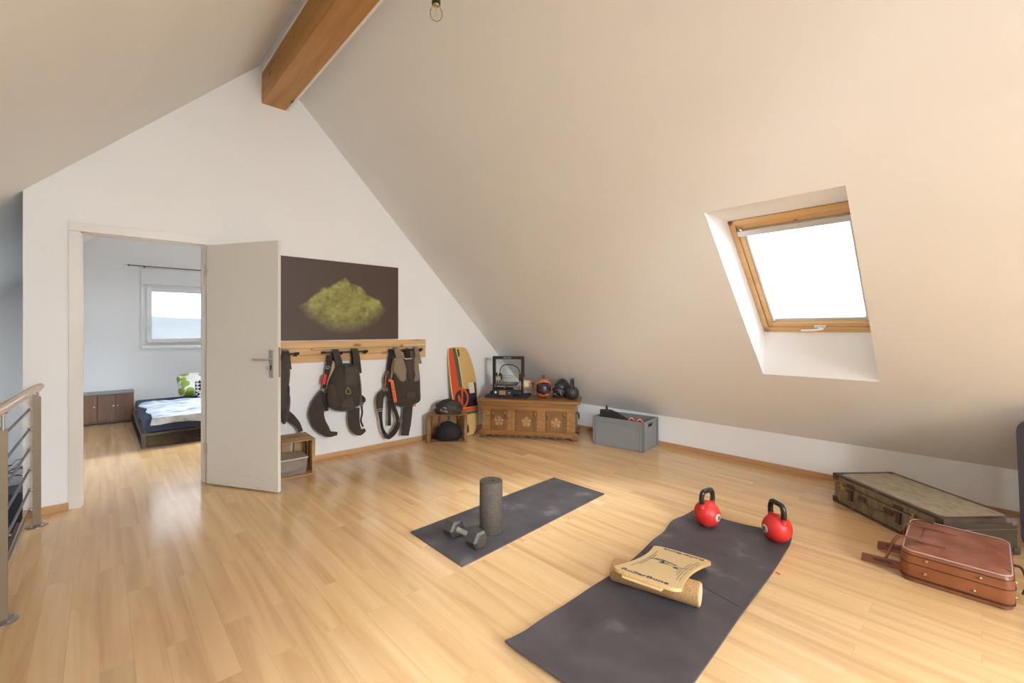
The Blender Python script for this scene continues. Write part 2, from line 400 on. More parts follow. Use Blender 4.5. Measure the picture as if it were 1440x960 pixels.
# roof slopes: inner skin, outer skin, cut reveals
SPLAY = 0.032
def slope(name, side, y0, y1, holes, m, xlow):
    """side +1: right (x+z=4.868), -1: left (z=x+2.61); holes=(ya,yb,z_low,z_top) on the inner skin"""
    X = (lambda z: 4.868-z) if side > 0 else (lambda z: z-2.61)
    zlo = 4.868-xlow if side > 0 else xlow+2.61
    D = 0.35*side
    b = MB()
    ys = sorted({y0, y1, *[h[0] for h in holes], *[h[1] for h in holes]}); yo = {h[0]: h[0]-SPLAY for h in holes}; yo.update({h[1]: h[1]-SPLAY*0.4 for h in holes})
    def quad(ya, yb, za, zb_, d, th=0):
        b.add([(X(za)+d, ya, za), (X(za)+d, yb, za), (X(zb_)+d, yb, zb_), (X(zb_)+d, ya, zb_)], [[0, 1, 2, 3]])
    for ya, yb in zip(ys[:-1], ys[1:]):
        hs = [h for h in holes if h[0] <= ya+1e-6 and h[1] >= yb-1e-6]
        if hs:
            h = hs[0]
            quad(ya, yb, zlo, h[2], 0); quad(ya, yb, h[3], RZ, 0)
            quad(yo[ya], yo[yb], zlo-0.0, h[2]+0.35, D); quad(yo[ya], yo[yb], h[3], RZ+0.35, D)
        else:
            quad(ya, yb, zlo, RZ, 0); quad(yo.get(ya, ya), yo.get(yb, yb), zlo, RZ+0.35, D)
    o = struct(b.build(name, m, merge=False))
    rv = []
    for h in holes:
        ya, yb, zl_, zt = h; r = MB()
        r.add([(X(zt), ya, zt), (X(zt), yb, zt), (X(zt)+D, yb-SPLAY*0.4, zt), (X(zt)+D, ya-SPLAY, zt)], [[0, 1, 2, 3]])          # level head
        r.add([(X(zl_), ya, zl_), (X(zl_), yb, zl_), (X(zl_), yb-SPLAY*0.4, zl_+0.35), (X(zl_), ya-SPLAY, zl_+0.35)], [[0, 1, 2, 3]])  # upright sill
        for y, yo in ((ya, ya-SPLAY), (yb, yb-SPLAY*0.4)):
            r.add([(X(zt), y, zt), (X(zt)+D, yo, zt), (X(zl_), yo, zl_+0.35), (X(zl_), y, zl_)], [[0, 1, 2, 3]])
        rv.append(r)
    return o, rv
SKY1 = (0.485, 1.218, 0.921, 2.034)
FILL_SKY4 = (-2.15, -1.05, 0.95, 2.10)  # added roof window hole behind the camera, lets fill light in
FILL_SKY2 = (6.1, 7.1, 0.95, 2.10)  # added bedroom roof window hole, out of view, for fill light
o, rv = slope('ceiling_right', 1, BY-0.25, GY+0.05, [SKY1, FILL_SKY4], wall_m, KX)
tr = struct(rv[0].build('trim_3', rev_m, merge=False)); struct(rv[1].build('trim_7', rev_m, merge=False))
o, rv = slope('ceiling_bedroom_right', 1, GY+0.05, FY+0.3, [FILL_SKY2], bed_wall_m, KX)
struct(rv[0].build('trim_4', rev_m, merge=False))
FILL_SKY3 = (-1.5, 0.2, 1.45, 3.05)  # added left slope hole behind the camera, for fill light
o, rv = slope('ceiling_left', -1, BY-0.25, FY+0.3, [FILL_SKY3], wall_m, LX)
struct(rv[0].build('trim_5', rev_m, merge=False))

# ridge beam with white edge strips
bm_o = MB().bb(1.071, 1.273, BY, GY, 3.33, 3.72, r=0.004).build('ridge_beam', beam_m); struct(bm_o)
struct(MB().bb(1.273, 1.293, BY, GY, 3.334, 3.60).bb(1.058, 1.071, BY, GY, 3.60, 3.685).build('trim_6', rev_m))

# skirting
struct(MB().bb(0.72, 4.52, GY-0.016, GY, 0, 0.052, r=0.003).bb(-0.381, -0.162, GY-0.016, GY, 0, 0.052, r=0.003).build('baseboard_back', skirt_m))
struct(MB().bb(KX-0.016, KX, BY, GY, 0, 0.052, r=0.003).build('baseboard_right', skirt_y_m))

# door frame and door leaf
df = MB()
for x0, x1 in ((-0.162, -0.098), (0.640, 0.706)): df.bb(x0, x1, GY-0.014, GY, 0, 1.991, r=0.002)
df.bb(-0.162, 0.706, GY-0.014, GY, 1.992, 2.054, r=0.002)
df.bb(-0.118, -0.100, GY-0.010, GY+0.03, 0, 1.995); df.bb(-0.118, DX0, GY+0.02, GY+0.125, 0, DZ+0.008)
df.bb(0.646, 0.664, GY-0.010, GY+0.03, 0, 1.995); df.bb(DX1, 0.664, GY+0.02, GY+0.125, 0, DZ+0.008)
df.bb(-0.118, 0.664, GY+0.02, GY+0.125, DZ, DZ+0.03)
dfr = struct(df.build('door_frame', door_m))
st = MB().bb(-0.103, -0.0995, GY-0.0115, GY+0.018, 0.93, 1.10).build('strike_plate', steel_m, dfr)
ang = math.atan2(3.756-4.385, 1.010-0.642)
dl = bpy.data.objects.new('door_1', None); C.objects.link(dl); dl.location = (0.646, 4.392, 0); dl.rotation_euler = (0, 0, ang); struct(dl)
LW = 0.735
lf = MB().bb(0.0, LW, 0.014, 0.040, 0.008, 1.982, r=0.002).bb(0.0, LW-0.0, 0.0, 0.016, 0.012, 1.982, r=0.002)
# the side that faces the camera is local -y
lf = MB().bb(0.0, LW, 0.0, 0.026, 0.010, 1.982, r=0.0025).bb(0.006, LW-0.013, 0.024, 0.041, 0.014, 1.972, r=0.002)
lf.build('door_leaf', door_m, dl)
hx = 0.673
hp = MB().bb(hx-0.019, hx+0.019, -0.009, 0.0, 0.905, 1.125, r=0.003)
hp_o = hp.build('handle_plate', steel_m, dl)
MB().bb(hx-0.004, hx+0.004, -0.0105, -0.0088, 0.965, 0.995).bb(hx-0.0055, hx+0.0055, -0.0105, -0.0088, 0.992, 1.003).build('keyhole', mat('keyhole black', (0.01, 0.01, 0.01), 0.6), hp_o)
for zz in (1.115, 0.915):
    MB().lathe([(0.004, 0), (0.004, 0.002)], 10, Tm((hx, -0.0095, zz), rx=PI/2)).build('screw', steel_m, hp_o)
MB().tube([(hx, -0.008, 1.052), (hx, -0.045, 1.052), (hx-0.02, -0.052, 1.052), (hx-0.135, -0.050, 1.050)], 0.0085, 10, k=4).build('door_handle', steel_m, dl)
MB().tube([(hx-0.030+0.014*math.cos(a), -0.014, 0.985+0.014*math.sin(a)) for a in [2*PI*i/12 for i in range(12)]], 0.0022, 6, closed=True).build('key', steel_m, dl)
MB().bb(LW-0.0005, LW+0.0025, 0.004, 0.020, 0.91, 1.145).bb(LW, LW+0.009, 0.006, 0.018, 1.05, 1.075, r=0.002).build('latch_plate', mat('dull brass', (0.42, 0.34, 0.24), 0.4, 0.8), dl)
for zz in (0.25, 1.73):
    MB().lathe([(0.008, 0), (0.008, 0.09)], 10, Tm((0.0, -0.004, zz))).build('hinge', steel_m, dl)
sc = MB()
for (a, b_, z) in ((0.36, 0.40, 0.105), (0.42, 0.46, 0.11), (0.50, 0.54, 0.10), (0.57, 0.60, 0.085), (0.47, 0.50, 0.03), (0.52, 0.56, 0.03)):
    sc.tube([(a, -0.0005, z), ((a+b_)/2, -0.0005, z+0.004), (b_, -0.0005, z-0.002)], 0.0009, 5)
sc.build('scuff_mark', mat('scuff grey', (0.40, 0.35, 0.30), 0.8), dl)

# ------------------------------------------------------------------ roof windows
def roof_window(n, side, hole, blind=True):
    ya, yb, z0, z1 = hole; ya -= SPLAY; yb -= SPLAY*0.4; zt = z1; zb = z0+0.35; D = 0.35
    w_ = yb-ya; L_ = (zt-zb)*math.sqrt(2); s2 = math.sqrt(.5)
    X = (lambda z: 4.868-z+D) if side > 0 else (lambda z: z-2.61-D)
    org = Vector((X(zb), (ya+yb)/2, zb))
    ex = Vector((0, -1*side, 0)); ey = Vector((-s2*side, 0, s2)); ez = ex.cross(ey)
    M = frame(org, ex, ey, ez)     # local x across, y up the slope, z towards the outside or inside
    if (ez.x*side) < 0: sgn = -1
    else: sgn = 1
    r = bpy.data.objects.new('window_%d' % n, None); C.objects.link(r); struct(r)
    def B(nm, m, boxes, rr=0.002, par=None):
        b = MB()
        for (x0, x1, y0, y1, za, zb_) in boxes: b.bb(x0, x1, y0, y1, za*sgn, zb_*sgn, M, rr)
        return b.build(nm, m, par or r)
    h = w_/2; f = 0.038; g = 0.036+f
    B('window_frame', vel_m, [(-h, -h+f, 0, L_, -0.01, 0.10), (h-f, h, 0, L_, -0.01, 0.10), (-h, h, 0, f+0.008, -0.01, 0.10), (-h, h, L_-f, L_, -0.01, 0.10)])
    gp = 0.003
    sash = B('window_sash', vel_m, [(-h+f+gp, -h+g, f+gp+.008, L_-f-gp, 0.0, 0.07), (h-g, h-f-gp, f+gp+.008, L_-f-gp, 0.0, 0.07),
             (-h+f+gp, h-f-gp, f+gp+.008, g+0.012, 0.0, 0.07), (-h+f+gp, h-f-gp, L_-g-0.01, L_-f-gp, 0.0, 0.07)])
    B('glazing_bead', mat('pale grey gasket', (0.62, 0.64, 0.65), 0.5), [(-h+g, -h+g+0.018, g, L_-g, 0.03, 0.06), (h-g-0.018, h-g, g, L_-g, 0.03, 0.06), (-h+g, h-g, g+0.01, g+0.034, 0.03, 0.06)], par=sash)
    B('window_pane', glass_m, [(-h+g, h-g, g, L_-g, 0.045, 0.051)], 0, sash)
    if blind:
        B('blind_header', mat('satin aluminium', (0.66, 0.69, 0.70), 0.4, 0.2), [(-h+f+0.004, h-f-0.004, L_-g-0.055, L_-g-0.012, -0.02, 0.02)], par=sash)
        B('side_rail', mat('satin aluminium', (0.6, 0.62, 0.62), 0.35, 0.6), [(-h+g+0.002, -h+g+0.016, g+.03, L_-g-0.05, 0.005, 0.03), (h-g-0.016, h-g-0.002, g+.03, L_-g-0.05, 0.005, 0.03)], par=sash)
        for q in (-h+f+0.03, 0.02, h-f-0.03):
            B('blind_bracket', steel_m, [(q-0.008, q+0.008, L_-g-0.018, L_-g+0.006, -0.016, 0.004)], par=sash)
    c = MB().bb(-0.03, 0.045, f+0.004, f+0.026, -0.008*sgn, 0.004*sgn, M, 0.003)
    c.tube([M @ Vector((-0.0, f+0.01, -0.012*sgn)), M @ Vector((0.03, f+0.016, -0.03*sgn)), M @ Vector((-0.02, f+0.008, -0.035*sgn)), M @ Vector((-0.11, f+0.004, -0.035*sgn))], 0.008, 8, k=4)
    c.build('window_handle', white_m, r)
    return r
roof_window(1, 1, SKY1)
roof_window(2, 1, FILL_SKY2, False)  # added window, unseen, serves the bedroom fill
roof_window(3, -1, FILL_SKY3, False)  # added window, unseen, serves the left roof fill
roof_window(8, 1, FILL_SKY4, False)  # added window, unseen, serves the rear roof fill

def wall_window(n, y, x0, x1, z0, z1, face, mid=True):
    """upright casement window in a gable wall; face=-1 seen from smaller y"""
    r = bpy.data.objects.new('window_%d' % n, None); C.objects.link(r); struct(r)
    f = 0.05; yi = y
    b = MB(); Y0, Y1 = (yi+0.06, yi+0.13) if face < 0 else (yi-0.13, yi-0.06)
    b.bb(x0, x0+f, Y0, Y1, z0, z1, r=.004).bb(x1-f, x1, Y0, Y1, z0, z1, r=.004).bb(x0+f, x1-f, Y0, Y1, z1-f, z1, r=.004).bb(x0+f, x1-f, Y0, Y1, z0, z0+f, r=.004)
    b.build('window_frame', white_m, r)
    S = MB(); e = 0.02*face; a0 = x0+f-0.012; a1 = x1-f+0.012; c0 = z0+f-0.012; c1 = z1-f+0.012; q = 0.062
    YY0, YY1 = Y0+e, Y1+e
    S.bb(a0, a0+q, YY0, YY1, c0, c1, r=.005).bb(a1-q, a1, YY0, YY1, c0, c1, r=.005).bb(a0+q, a1-q, YY0, YY1, c1-q, c1, r=.005).bb(a0+q, a1-q, YY0, YY1, c0, c0+q, r=.005)
    s_ = S.build('window_sash', white_m, r)
    MB().bb(a0+q-0.01, a1-q+0.01, (YY0+YY1)/2-.002, (YY0+YY1)/2+.002, c0+q-.01, c1-q+.01).build('window_pane', glass_m, s_)
    return r, a0, c0, YY0
w4, a0, c0, yy0 = wall_window(4, FY, WX0, WX1, WZ0, WZ1, -1)
MB().bb(a0+0.022, a0+0.042, yy0-0.02, yy0, 1.27, 1.35, r=.003).tube([(a0+0.032, yy0-0.018, 1.33), (a0+0.032, yy0-0.045, 1.33), (a0+0.032, yy0-0.045, 1.22)], 0.007, 8).build('window_handle', white_m, w4)
MB().bb(WX0-0.03, WX1+0.03, FY-0.07, FY+0.06, WZ0-0.042, WZ0, r=0.006).bb(WX0-.015, WX1+0.015, FY-0.02, FY, WZ0-0.07, WZ0-0.04).build('window_sill', white_m, w4)
MB().bb(WX0-0.03, WX1+0.03, FY-0.022, FY, WZ1, WZ1+0.235, r=0.004).bb(WX0-0.03, WX0, FY-0.012, FY, WZ0, WZ1).bb(WX1, WX1+0.03, FY-0.012, FY, WZ0, WZ1).build('shutter_box', mat('shutter box paint', (0.74, 0.76, 0.76), 0.6), w4)
MB().bb(WX0-0.022, WX0-0.004, FY-0.02, FY-0.0, WZ0+0.02, WZ0+0.19, r=.003).build('shutter_strap_box', white_m, w4)
wall_window(5, BY, 0.45, 1.125, 0.40, 2.92, 1); wall_window(6, BY, 1.125, 1.80, 0.40, 2.92, 1)  # added gable windows behind the camera, openings for the fill light
# stair window in the left wall
r7 = bpy.data.objects.new('window_7', None); C.objects.link(r7); struct(r7)
MB().bb(LX-0.1, LX-0.04, 5.6, 5.66, -0.5, 0.75).bb(LX-0.1, LX-0.04, 7.14, 7.2, -0.5, 0.75).bb(LX-0.1, LX-0.04, 5.66, 7.14, -0.5, -0.44).bb(LX-0.1, LX-0.04, 5.66, 7.14, 0.69, 0.75).build('window_frame', white_m, r7)
MB().bb(LX-0.072, LX-0.068, 5.65, 7.15, -0.45, 0.70).build('window_pane', glass_m, r7)

# curtain rod
cr = thing('curtain_rod', 'thin dark metal curtain rod above the bedroom window', 'curtain rod', (1.3, FY-0.08, 2.205))
MB().tube([(-0.98, 0, 0), (1.1, 0, 0)], 0.008, 8).build('rod', mat('gunmetal', (0.12, 0.12, 0.13), 0.35, 0.8), cr)
MB().ball((-0.995, 0, 0), 0.014, seg=10, rings=8).tube([(-1.05, 0, 0), (-0.99, 0, 0)], [0.001, 0.012, 0.005], 8).build('finial', MATS['gunmetal'], cr)
for q in (-0.82, 0.9): MB().tube([(q, 0, -0.002), (q, 0.0795, -0.002)], 0.006, 8).bb(q-0.012, q+0.012, 0.072, 0.0795, -0.055, 0.015, r=.002).build('bracket', MATS['gunmetal'], cr)
#@@OBJECTS
# ------------------------------------------------------------------ poster on the gable wall (plain stand-in picture)
pt = thing('wall_poster', 'large dark brown poster with an olive green mountain shape hanging above the coat rail', 'poster', (1.80, GY, 1.18))
pm = bpy.data.materials.new('printed poster'); pm.use_nodes = True; nt = pm.node_tree; N = nt.nodes; L = nt.links
tc = N.new('ShaderNodeTexCoord'); sx = N.new('ShaderNodeSeparateXYZ'); L.new(tc.outputs['Object'], sx.inputs[0])
def mth(op, a, b_=None, c=None, clamp=False):
    n = N.new('ShaderNodeMath'); n.operation = op; n.use_clamp = clamp
    for k, v in enumerate((a, b_, c)):
        if v is None: continue
        if isinstance(v, (int, float)): n.inputs[k].default_value = v
        else: L.new(v, n.inputs[k])
    return n.outputs[0]
nz = N.new('ShaderNodeTexNoise'); nz.inputs['Scale'].default_value = 7; nz.inputs['Detail'].default_value = 7; L.new(tc.outputs['Object'], nz.inputs[0])
nz2 = N.new('ShaderNodeTexNoise'); nz2.inputs['Scale'].default_value = 22; nz2.inputs['Detail'].default_value = 6; L.new(tc.outputs['Object'], nz2.inputs[0])
ax = mth('ABSOLUTE', mth('SUBTRACT', sx.outputs['X'], 0.03))
ridge = mth('ADD', mth('SUBTRACT', 0.63, mth('MULTIPLY', mth('POWER', ax, 1.25), 0.80)), mth('MULTIPLY', mth('SUBTRACT', nz.outputs['Fac'], 0.5), 0.16))
m_up = mth('MULTIPLY', mth('SUBTRACT', ridge, sx.outputs['Z']), 30, clamp=True)
base = mth('ADD', mth('MULTIPLY', mth('POWER', ax, 2.0), 1.15), mth('MULTIPLY', nz.outputs['Fac'], 0.10))
m_lo = mth('MULTIPLY', mth('SUBTRACT', sx.outputs['Z'], base), 6, clamp=True)
m_sd = mth('MULTIPLY', mth('SUBTRACT', 0.50, ax), 9, clamp=True)
msk = mth('MULTIPLY', mth('MULTIPLY', m_up, m_lo), m_sd)
r = N.new('ShaderNodeValToRGB'); r.color_ramp.elements[0].position = 0.30; r.color_ramp.elements[0].color = (0.10, 0.075, 0.018, 1)
r.color_ramp.elements[1].position = 0.68; r.color_ramp.elements[1].color = (0.44, 0.41, 0.13, 1)
e = r.color_ramp.elements.new(0.48); e.color = (0.26, 0.235, 0.05, 1)
L.new(mth('ADD', mth('MULTIPLY', nz.outputs['Fac'], 0.5), mth('MULTIPLY', nz2.outputs['Fac'], 0.5)), r.inputs[0])
mx = N.new('ShaderNodeMixRGB'); mx.inputs[1].default_value = (0.082, 0.050, 0.036, 1); L.new(msk, mx.inputs[0]); L.new(r.outputs[0], mx.inputs[2])
L.new(mx.outputs[0], N['Principled BSDF'].inputs['Base Color']); N['Principled BSDF'].inputs['Roughness'].default_value = 0.5
MB().bb(-0.64, 0.625, -0.018, 0, 0, 0.79, r=0.002).build('canvas', pm, pt)

# ------------------------------------------------------------------ pine coat rail, its hanging bars and the pole on it
rl = thing('coat_rail', 'long knotty pine coat rail fixed to the wall under the poster', 'coat rail', (1.85, GY, 0.965))
x0, x1 = -0.97, 0.925
for (za, zb_) in ((0.0, 0.066), (0.069, 0.135), (0.138, 0.206)):
    MB().bb(x0, x1, -0.022, 0, za, zb_, r=0.006).build('rail_board', pine_m, rl)
RAILX = [(1.03, 1.36), (1.575, 2.035), (2.28, 2.69)]
pegm = wood('peg wood', (0.60, 0.35, 0.15), (0.72, 0.46, 0.22), 'Y', 1, 0.5)
for a, b_ in RAILX:
    for q in (a+(0.012 if a < 1.2 else 0.19), b_-0.022):
        pz = 1.049-0.965
        MB().tube([(q-1.85, -0.02, pz-0.010), (q-1.85, -0.093, pz-0.010)], 0.007, 8).tube([(q-1.85, -0.093, pz-0.010), (q-1.85, -0.103, pz+0.018)], 0.0065, 8).build('hook', black_m, rl)
barl = ['black metal hanging bar holding the half hidden pack beside the door', 'black metal hanging bar holding the pack with the green drop', 'black metal hanging bar holding the black and taupe pack']
for i, (a, b_) in enumerate(RAILX):
    hb = thing('hanging_bar', barl[i], 'bar', ((a+b_)/2, GY-0.078, 1.059), 0, 'hanging bars on the coat rail')
    L_ = (b_-a)/2
    MB().tube([(-L_, 0, 0), (L_, 0, 0)], 0.0095, 10).build('bar', black_m, hb)
    for sgn in (-1, 1): MB().tube([(sgn*(L_-0.035), 0, 0), (sgn*(L_+0.004), 0, 0)], 0.013, 10).build('end_cap', mat('black rubber', (0.02, 0.018, 0.016), 0.7), hb)
pl = thing('bamboo_pole', 'slim pole with a pale end and an orange ring lying along the coat rail', 'pole', (1.5, GY-0.045, 1.092))
MB().tube([(0.0, 0, 0), (0.9, 0, 0.010), (0.93, 0, 0.0105)], 0.009, 8).build('shaft', wood('cane', (0.50, 0.36, 0.16), (0.66, 0.50, 0.25), 'X', 1, 0.5), pl)
MB().tube([(0.96, 0, 0.011), (1.26, 0, 0.016)], 0.0115, 8).build('white_sleeve', mat('ivory sleeve', (0.72, 0.62, 0.50), 0.5), pl)
MB().tube([(-0.01, 0, 0), (0.09, 0, 0.001)], 0.012, 8).build('grip', mat('pale tan grip', (0.66, 0.44, 0.27), 0.5), pl)
MB().tube([(0.955+0.0*a, 0.0+0.014*math.cos(a), 0.012+0.016*math.sin(a)) for a in [2*PI*i/14 for i in range(14)]], 0.005, 8, closed=True).tube([(0.935, 0, 0.011), (0.975, 0, 0.011)], 0.0135, 8).build('ring', mat('amber plastic', (0.75, 0.38, 0.05), 0.35), pl)

# ------------------------------------------------------------------ packs hanging from the bars
cord_m = mat('black cordura', (0.050, 0.037, 0.028), 0.85, var=0.18, scale=60, bump=0.25, bscale=500, sheen=0.15)
cord2_m = mat('charcoal cordura', (0.068, 0.052, 0.040), 0.85, var=0.15, scale=60, bump=0.2, bscale=500, sheen=0.15)
taupe_m = mat('taupe fabric', (0.27, 0.20, 0.135), 0.85, var=0.08, scale=40, bump=0.2, bscale=400)
pad_m = mat('beige mesh back pad', (0.56, 0.42, 0.24), 0.9, var=0.1, scale=200)
web_m = mat('black webbing', (0.028, 0.022, 0.019), 0.8, var=0.2, scale=120)
orange_m = mat('bright orange fabric', (0.80, 0.17, 0.05), 0.6, var=0.1, scale=60)
red_m = mat('signal red fabric', (0.72, 0.02, 0.02), 0.6)
def P3(lst, Y): return lambda *a: None
def crop(x0, y0, k):
    return lambda pts, Y: [atY(x0+p[0]/k, y0+p[1]/k, Y) for p in pts]
c1 = crop(390, 480, 6.857); c2 = crop(520, 470, 6.0)
YB = GY-0.078
def over_bar(b, x, w_, zf, zb_, Y0=YB, dx=0.0, dxb=0.0, yb=0.055):
    """shoulder strap looped over the bar"""
    zt = 1.059
    b.ribbon([(x+dxb, Y0+yb, zb_), (x+dxb*0.5, Y0+0.03, zt-0.10), (x, Y0+0.018, zt-0.01), (x, Y0, zt+0.019), (x, Y0-0.022, zt-0.005), (x+dx*0.5, Y0-0.04, (zt+zf)/2), (x+dx, Y0-0.055, zf)], w_, 0.012, nrm=(0, -1, 0.001), k=6)
    return b
def strap_loop(b, x, w_, zf, zb_, dx=0.0, dxb=0.0):
    P = smooth_path([(x+dxb, YB+0.035, zb_), (x+dxb*0.5, YB+0.028, 0.97), (x, YB+0.024, 1.045), (x, YB, 1.081), (x, YB-0.026, 1.045), (x+dx*0.4, YB-0.036, 0.98), (x+dx, YB-0.050, zf)], 6)
    n = len(P); vs = []; fs = []
    W = w_ if isinstance(w_, (list, tuple)) else [w_, w_]
    for i, p in enumerate(P):
        t = (P[min(n-1, i+1)]-P[max(0, i-1)]).normalized(); nn = Vector((1, 0, 0)).cross(t).normalized()
        u = i/(n-1)*(len(W)-1); a = min(int(u), len(W)-2); ww = W[a]+(W[a+1]-W[a])*(u-a)
        for e, h in ((-.5, -.006), (-.35, -.0085), (.35, -.0085), (.5, -.006), (.5, .006), (-.5, .006)):
            vs.append(p+Vector((1, 0, 0))*e*ww+nn*h)
    for i in range(n-1):
        for j in range(6): fs.append([i*6+j, i*6+(j+1) % 6, (i+1)*6+(j+1) % 6, (i+1)*6+j])
    fs.append(list(range(6))[::-1]); fs.append([(n-1)*6+j for j in range(6)])
    return b.add(vs, fs)
def ringm(b, c, r, t=0.003, nrm='Y'):
    return b.tube([(c[0]+r*math.cos(a), c[1], c[2]+r*math.sin(a)) for a in [2*PI*i/14 for i in range(14)]], t, 6, closed=True)

YF = YB-0.03
# pack with the green drop
p1 = thing('harness_pack', 'black harness pack with a small green drop emblem hanging from the middle bar', 'backpack', (1.80, YB, 0.0), 0, 'packs on the coat rail'); p1.location.z = 0.25
body = MB().puff(c1([(565, 235), (620, 212), (700, 212), (745, 240), (780, 290), (798, 390), (806, 510), (800, 600), (745, 640), (690, 668), (600, 672), (520, 648), (478, 610), (468, 540), (478, 440), (510, 335)], YF), 0.105, back=0.3, wob=0.010, wsc=14)
bo = body.build('pack_body', cord_m, p1, True, 60)
MB().puff(c1([(545, 190), (560, 300), (520, 420), (480, 560), (470, 590), (462, 540), (470, 420), (505, 300), (525, 215)], YF+0.02), 0.03, back=0.6).build('back_pad', pad_m, p1, True, 60)
fp = MB().puff(c1([(640, 250), (700, 245), (752, 255), (765, 340), (762, 425), (700, 434), (642, 430), (636, 340)], YF-0.075), 0.035, back=0.5, p=4).build('front_flap', cord2_m, p1, True, 50)
MB().puff(c1([(655, 512), (720, 505), (730, 560), (722, 640), (640, 640), (610, 620)], YF-0.082), 0.020, back=0.6, p=3).build('lower_flap', cord2_m, p1, True, 50)
pieces(MB().puff(c1([(500, 400), (600, 480), (620, 600), (540, 640), (490, 600), (482, 500)], YF-0.055), 0.032, back=0.6, p=3).puff(c1([(740, 450), (790, 400), (798, 560), (770, 620), (730, 560)], YF-0.055), 0.035, back=0.6, p=3), 'side_flap', cord_m, p1, True, 50)
dr = c1([(684, 444), (700, 468), (708, 488), (700, 502), (685, 507), (668, 502), (661, 488), (670, 465)], YF-0.112)
MB().tube(dr, 0.0028, 6, closed=True, k=3).build('drop_emblem', mat('lime green thread', (0.45, 0.48, 0.04), 0.6), p1, True, 60)
xs = [c1([(560, 100)], YB)[0].x, c1([(740, 100)], YB)[0].x]
b = MB(); strap_loop(b, xs[0], [0.06, 0.055, 0.06, 0.075], 0.86, 0.78, dx=0.035, dxb=-0.05); b.build('shoulder_strap', cord_m, p1, True, 50)
b = MB(); strap_loop(b, xs[1]+0.005, [0.06, 0.06, 0.065, 0.08], 0.84, 0.78, dx=0.012, dxb=0.02); b.build('shoulder_strap', cord_m, p1, True, 50)
MB().ribbon(c1([(505, 130), (500, 200), (488, 270), (470, 350), (452, 455)], YB+0.0), [0.05, 0.05, 0.036, 0.03], 0.014).build('chest_strap', web_m, p1, True, 50)
MB().ribbon(c1([(440, 480), (395, 580), (378, 680), (395, 770), (450, 850), (500, 890), (575, 886)], YB-0.012), [0.05, 0.10, 0.135, 0.125, 0.10, 0.06, 0.03], 0.022).build('leg_strap', cord_m, p1, True, 50)
MB().ribbon(c1([(445, 480), (460, 560), (475, 670)], YB-0.03), [0.045, 0.05, 0.035], 0.008).build('leg_flap', web_m, p1, True, 50)
MB().ribbon(c1([(745, 640), (738, 720), (745, 810), (775, 862), (805, 872), (845, 850)], YB-0.012), [0.10, 0.11, 0.11, 0.085, 0.06, 0.03], 0.022).build('leg_strap', cord_m, p1, True, 50)
MB().ribbon(c1([(800, 520), (832, 560), (812, 605), (818, 690), (806, 760), (826, 820)], YB-0.03), [0.03, 0.045, 0.018, 0.016, 0.018], 0.006).build('webbing', web_m, p1, True, 50)
MB().ribbon(c1([(462, 315), (452, 360), (442, 412)], YB-0.03), [0.03, 0.034, 0.03], 0.02).build('release_handle', red_m, p1, True, 50)
b = MB()
for q in ((452, 465), (462, 480), (486, 250), (820, 603)):
    v = c1([q], YB-0.035)[0]; ringm(b, v, 0.014)
pieces(b, 'metal_ring', steel_m, p1, True, 50)

# black and taupe pack
p2 = thing('harness_pack', 'black and taupe harness pack with an orange side strip hanging from the right bar', 'backpack', (2.47, YB, 0.0), 0, 'packs on the coat rail'); p2.location.z = 0.12
MB().puff(c2([(240, 200), (290, 203), (360, 203), (395, 230), (412, 330), (418, 450), (420, 545), (408, 572), (370, 592), (290, 614), (222, 596), (187, 560), (176, 450), (190, 330), (215, 250)], YF), 0.10, back=0.3, wob=0.008, wsc=14).build('pack_body', cord_m, p2, True, 60)
MB().puff(c2([(200, 200), (215, 260), (195, 350), (180, 420), (170, 380), (180, 280)], YF+0.02), 0.03, back=0.6).build('back_pad', pad_m, p2, True, 60)
MB().puff(c2([(205, 210), (262, 190), (290, 235), (318, 330), (336, 425), (338, 470), (310, 468), (262, 415), (215, 340), (196, 310)], YF-0.06), 0.035, back=0.9, p=3).build('taupe_panel', taupe_m, p2, True, 50)
MB().puff(c2([(372, 195), (402, 200), (411, 300), (414, 368), (380, 430), (346, 472), (338, 468), (350, 400), (364, 290)], YF-0.06), 0.035, back=0.9, p=3).build('taupe_panel', taupe_m, p2, True, 50)
MB().puff(c2([(292, 214), (362, 212), (360, 300), (348, 400), (337, 455), (325, 400), (306, 300)], YF-0.074), 0.036, back=0.6, p=4).build('centre_flap', cord2_m, p2, True, 50)
MB().puff(c2([(306, 480), (372, 478), (378, 520), (362, 545), (312, 545), (300, 520)], YF-0.085), 0.022, back=0.6, p=4).build('front_pocket', cord2_m, p2, True, 50)
MB().ribbon(c2([(296, 205), (325, 207), (355, 206)], YF-0.09), 0.010, 0.004).build('white_label', mat('white label', (0.75, 0.74, 0.7), 0.6), p2, True)
x = c2([(225, 125), (385, 120), (182, 150), (325, 150)], YB)
b = MB(); strap_loop(b, x[0].x, [0.06, 0.05, 0.07, 0.10], 0.90, 0.80, dx=0.045, dxb=-0.06); b.build('shoulder_strap', taupe_m, p2, True, 50)
b = MB(); strap_loop(b, x[1].x, [0.06, 0.05, 0.055, 0.06], 0.90, 0.85, dx=0.02, dxb=0.0); b.build('shoulder_strap', taupe_m, p2, True, 50)
b = MB(); b.ribbon(c2([(325, 120), (318, 160), (325, 200)], YB+0.024), [0.06, 0.07, 0.06], 0.015); b.ribbon(c2([(183, 135), (172, 220), (160, 315)], YB+0.026), [0.05, 0.05, 0.045], 0.02); pieces(b, 'back_strap', web_m, p2, True, 50)
MB().ribbon(c2([(160, 310), (150, 370), (152, 430), (158, 500)], YB-0.01), [0.05, 0.08, 0.07, 0.05], 0.02).build('side_strap', cord_m, p2, True, 50)
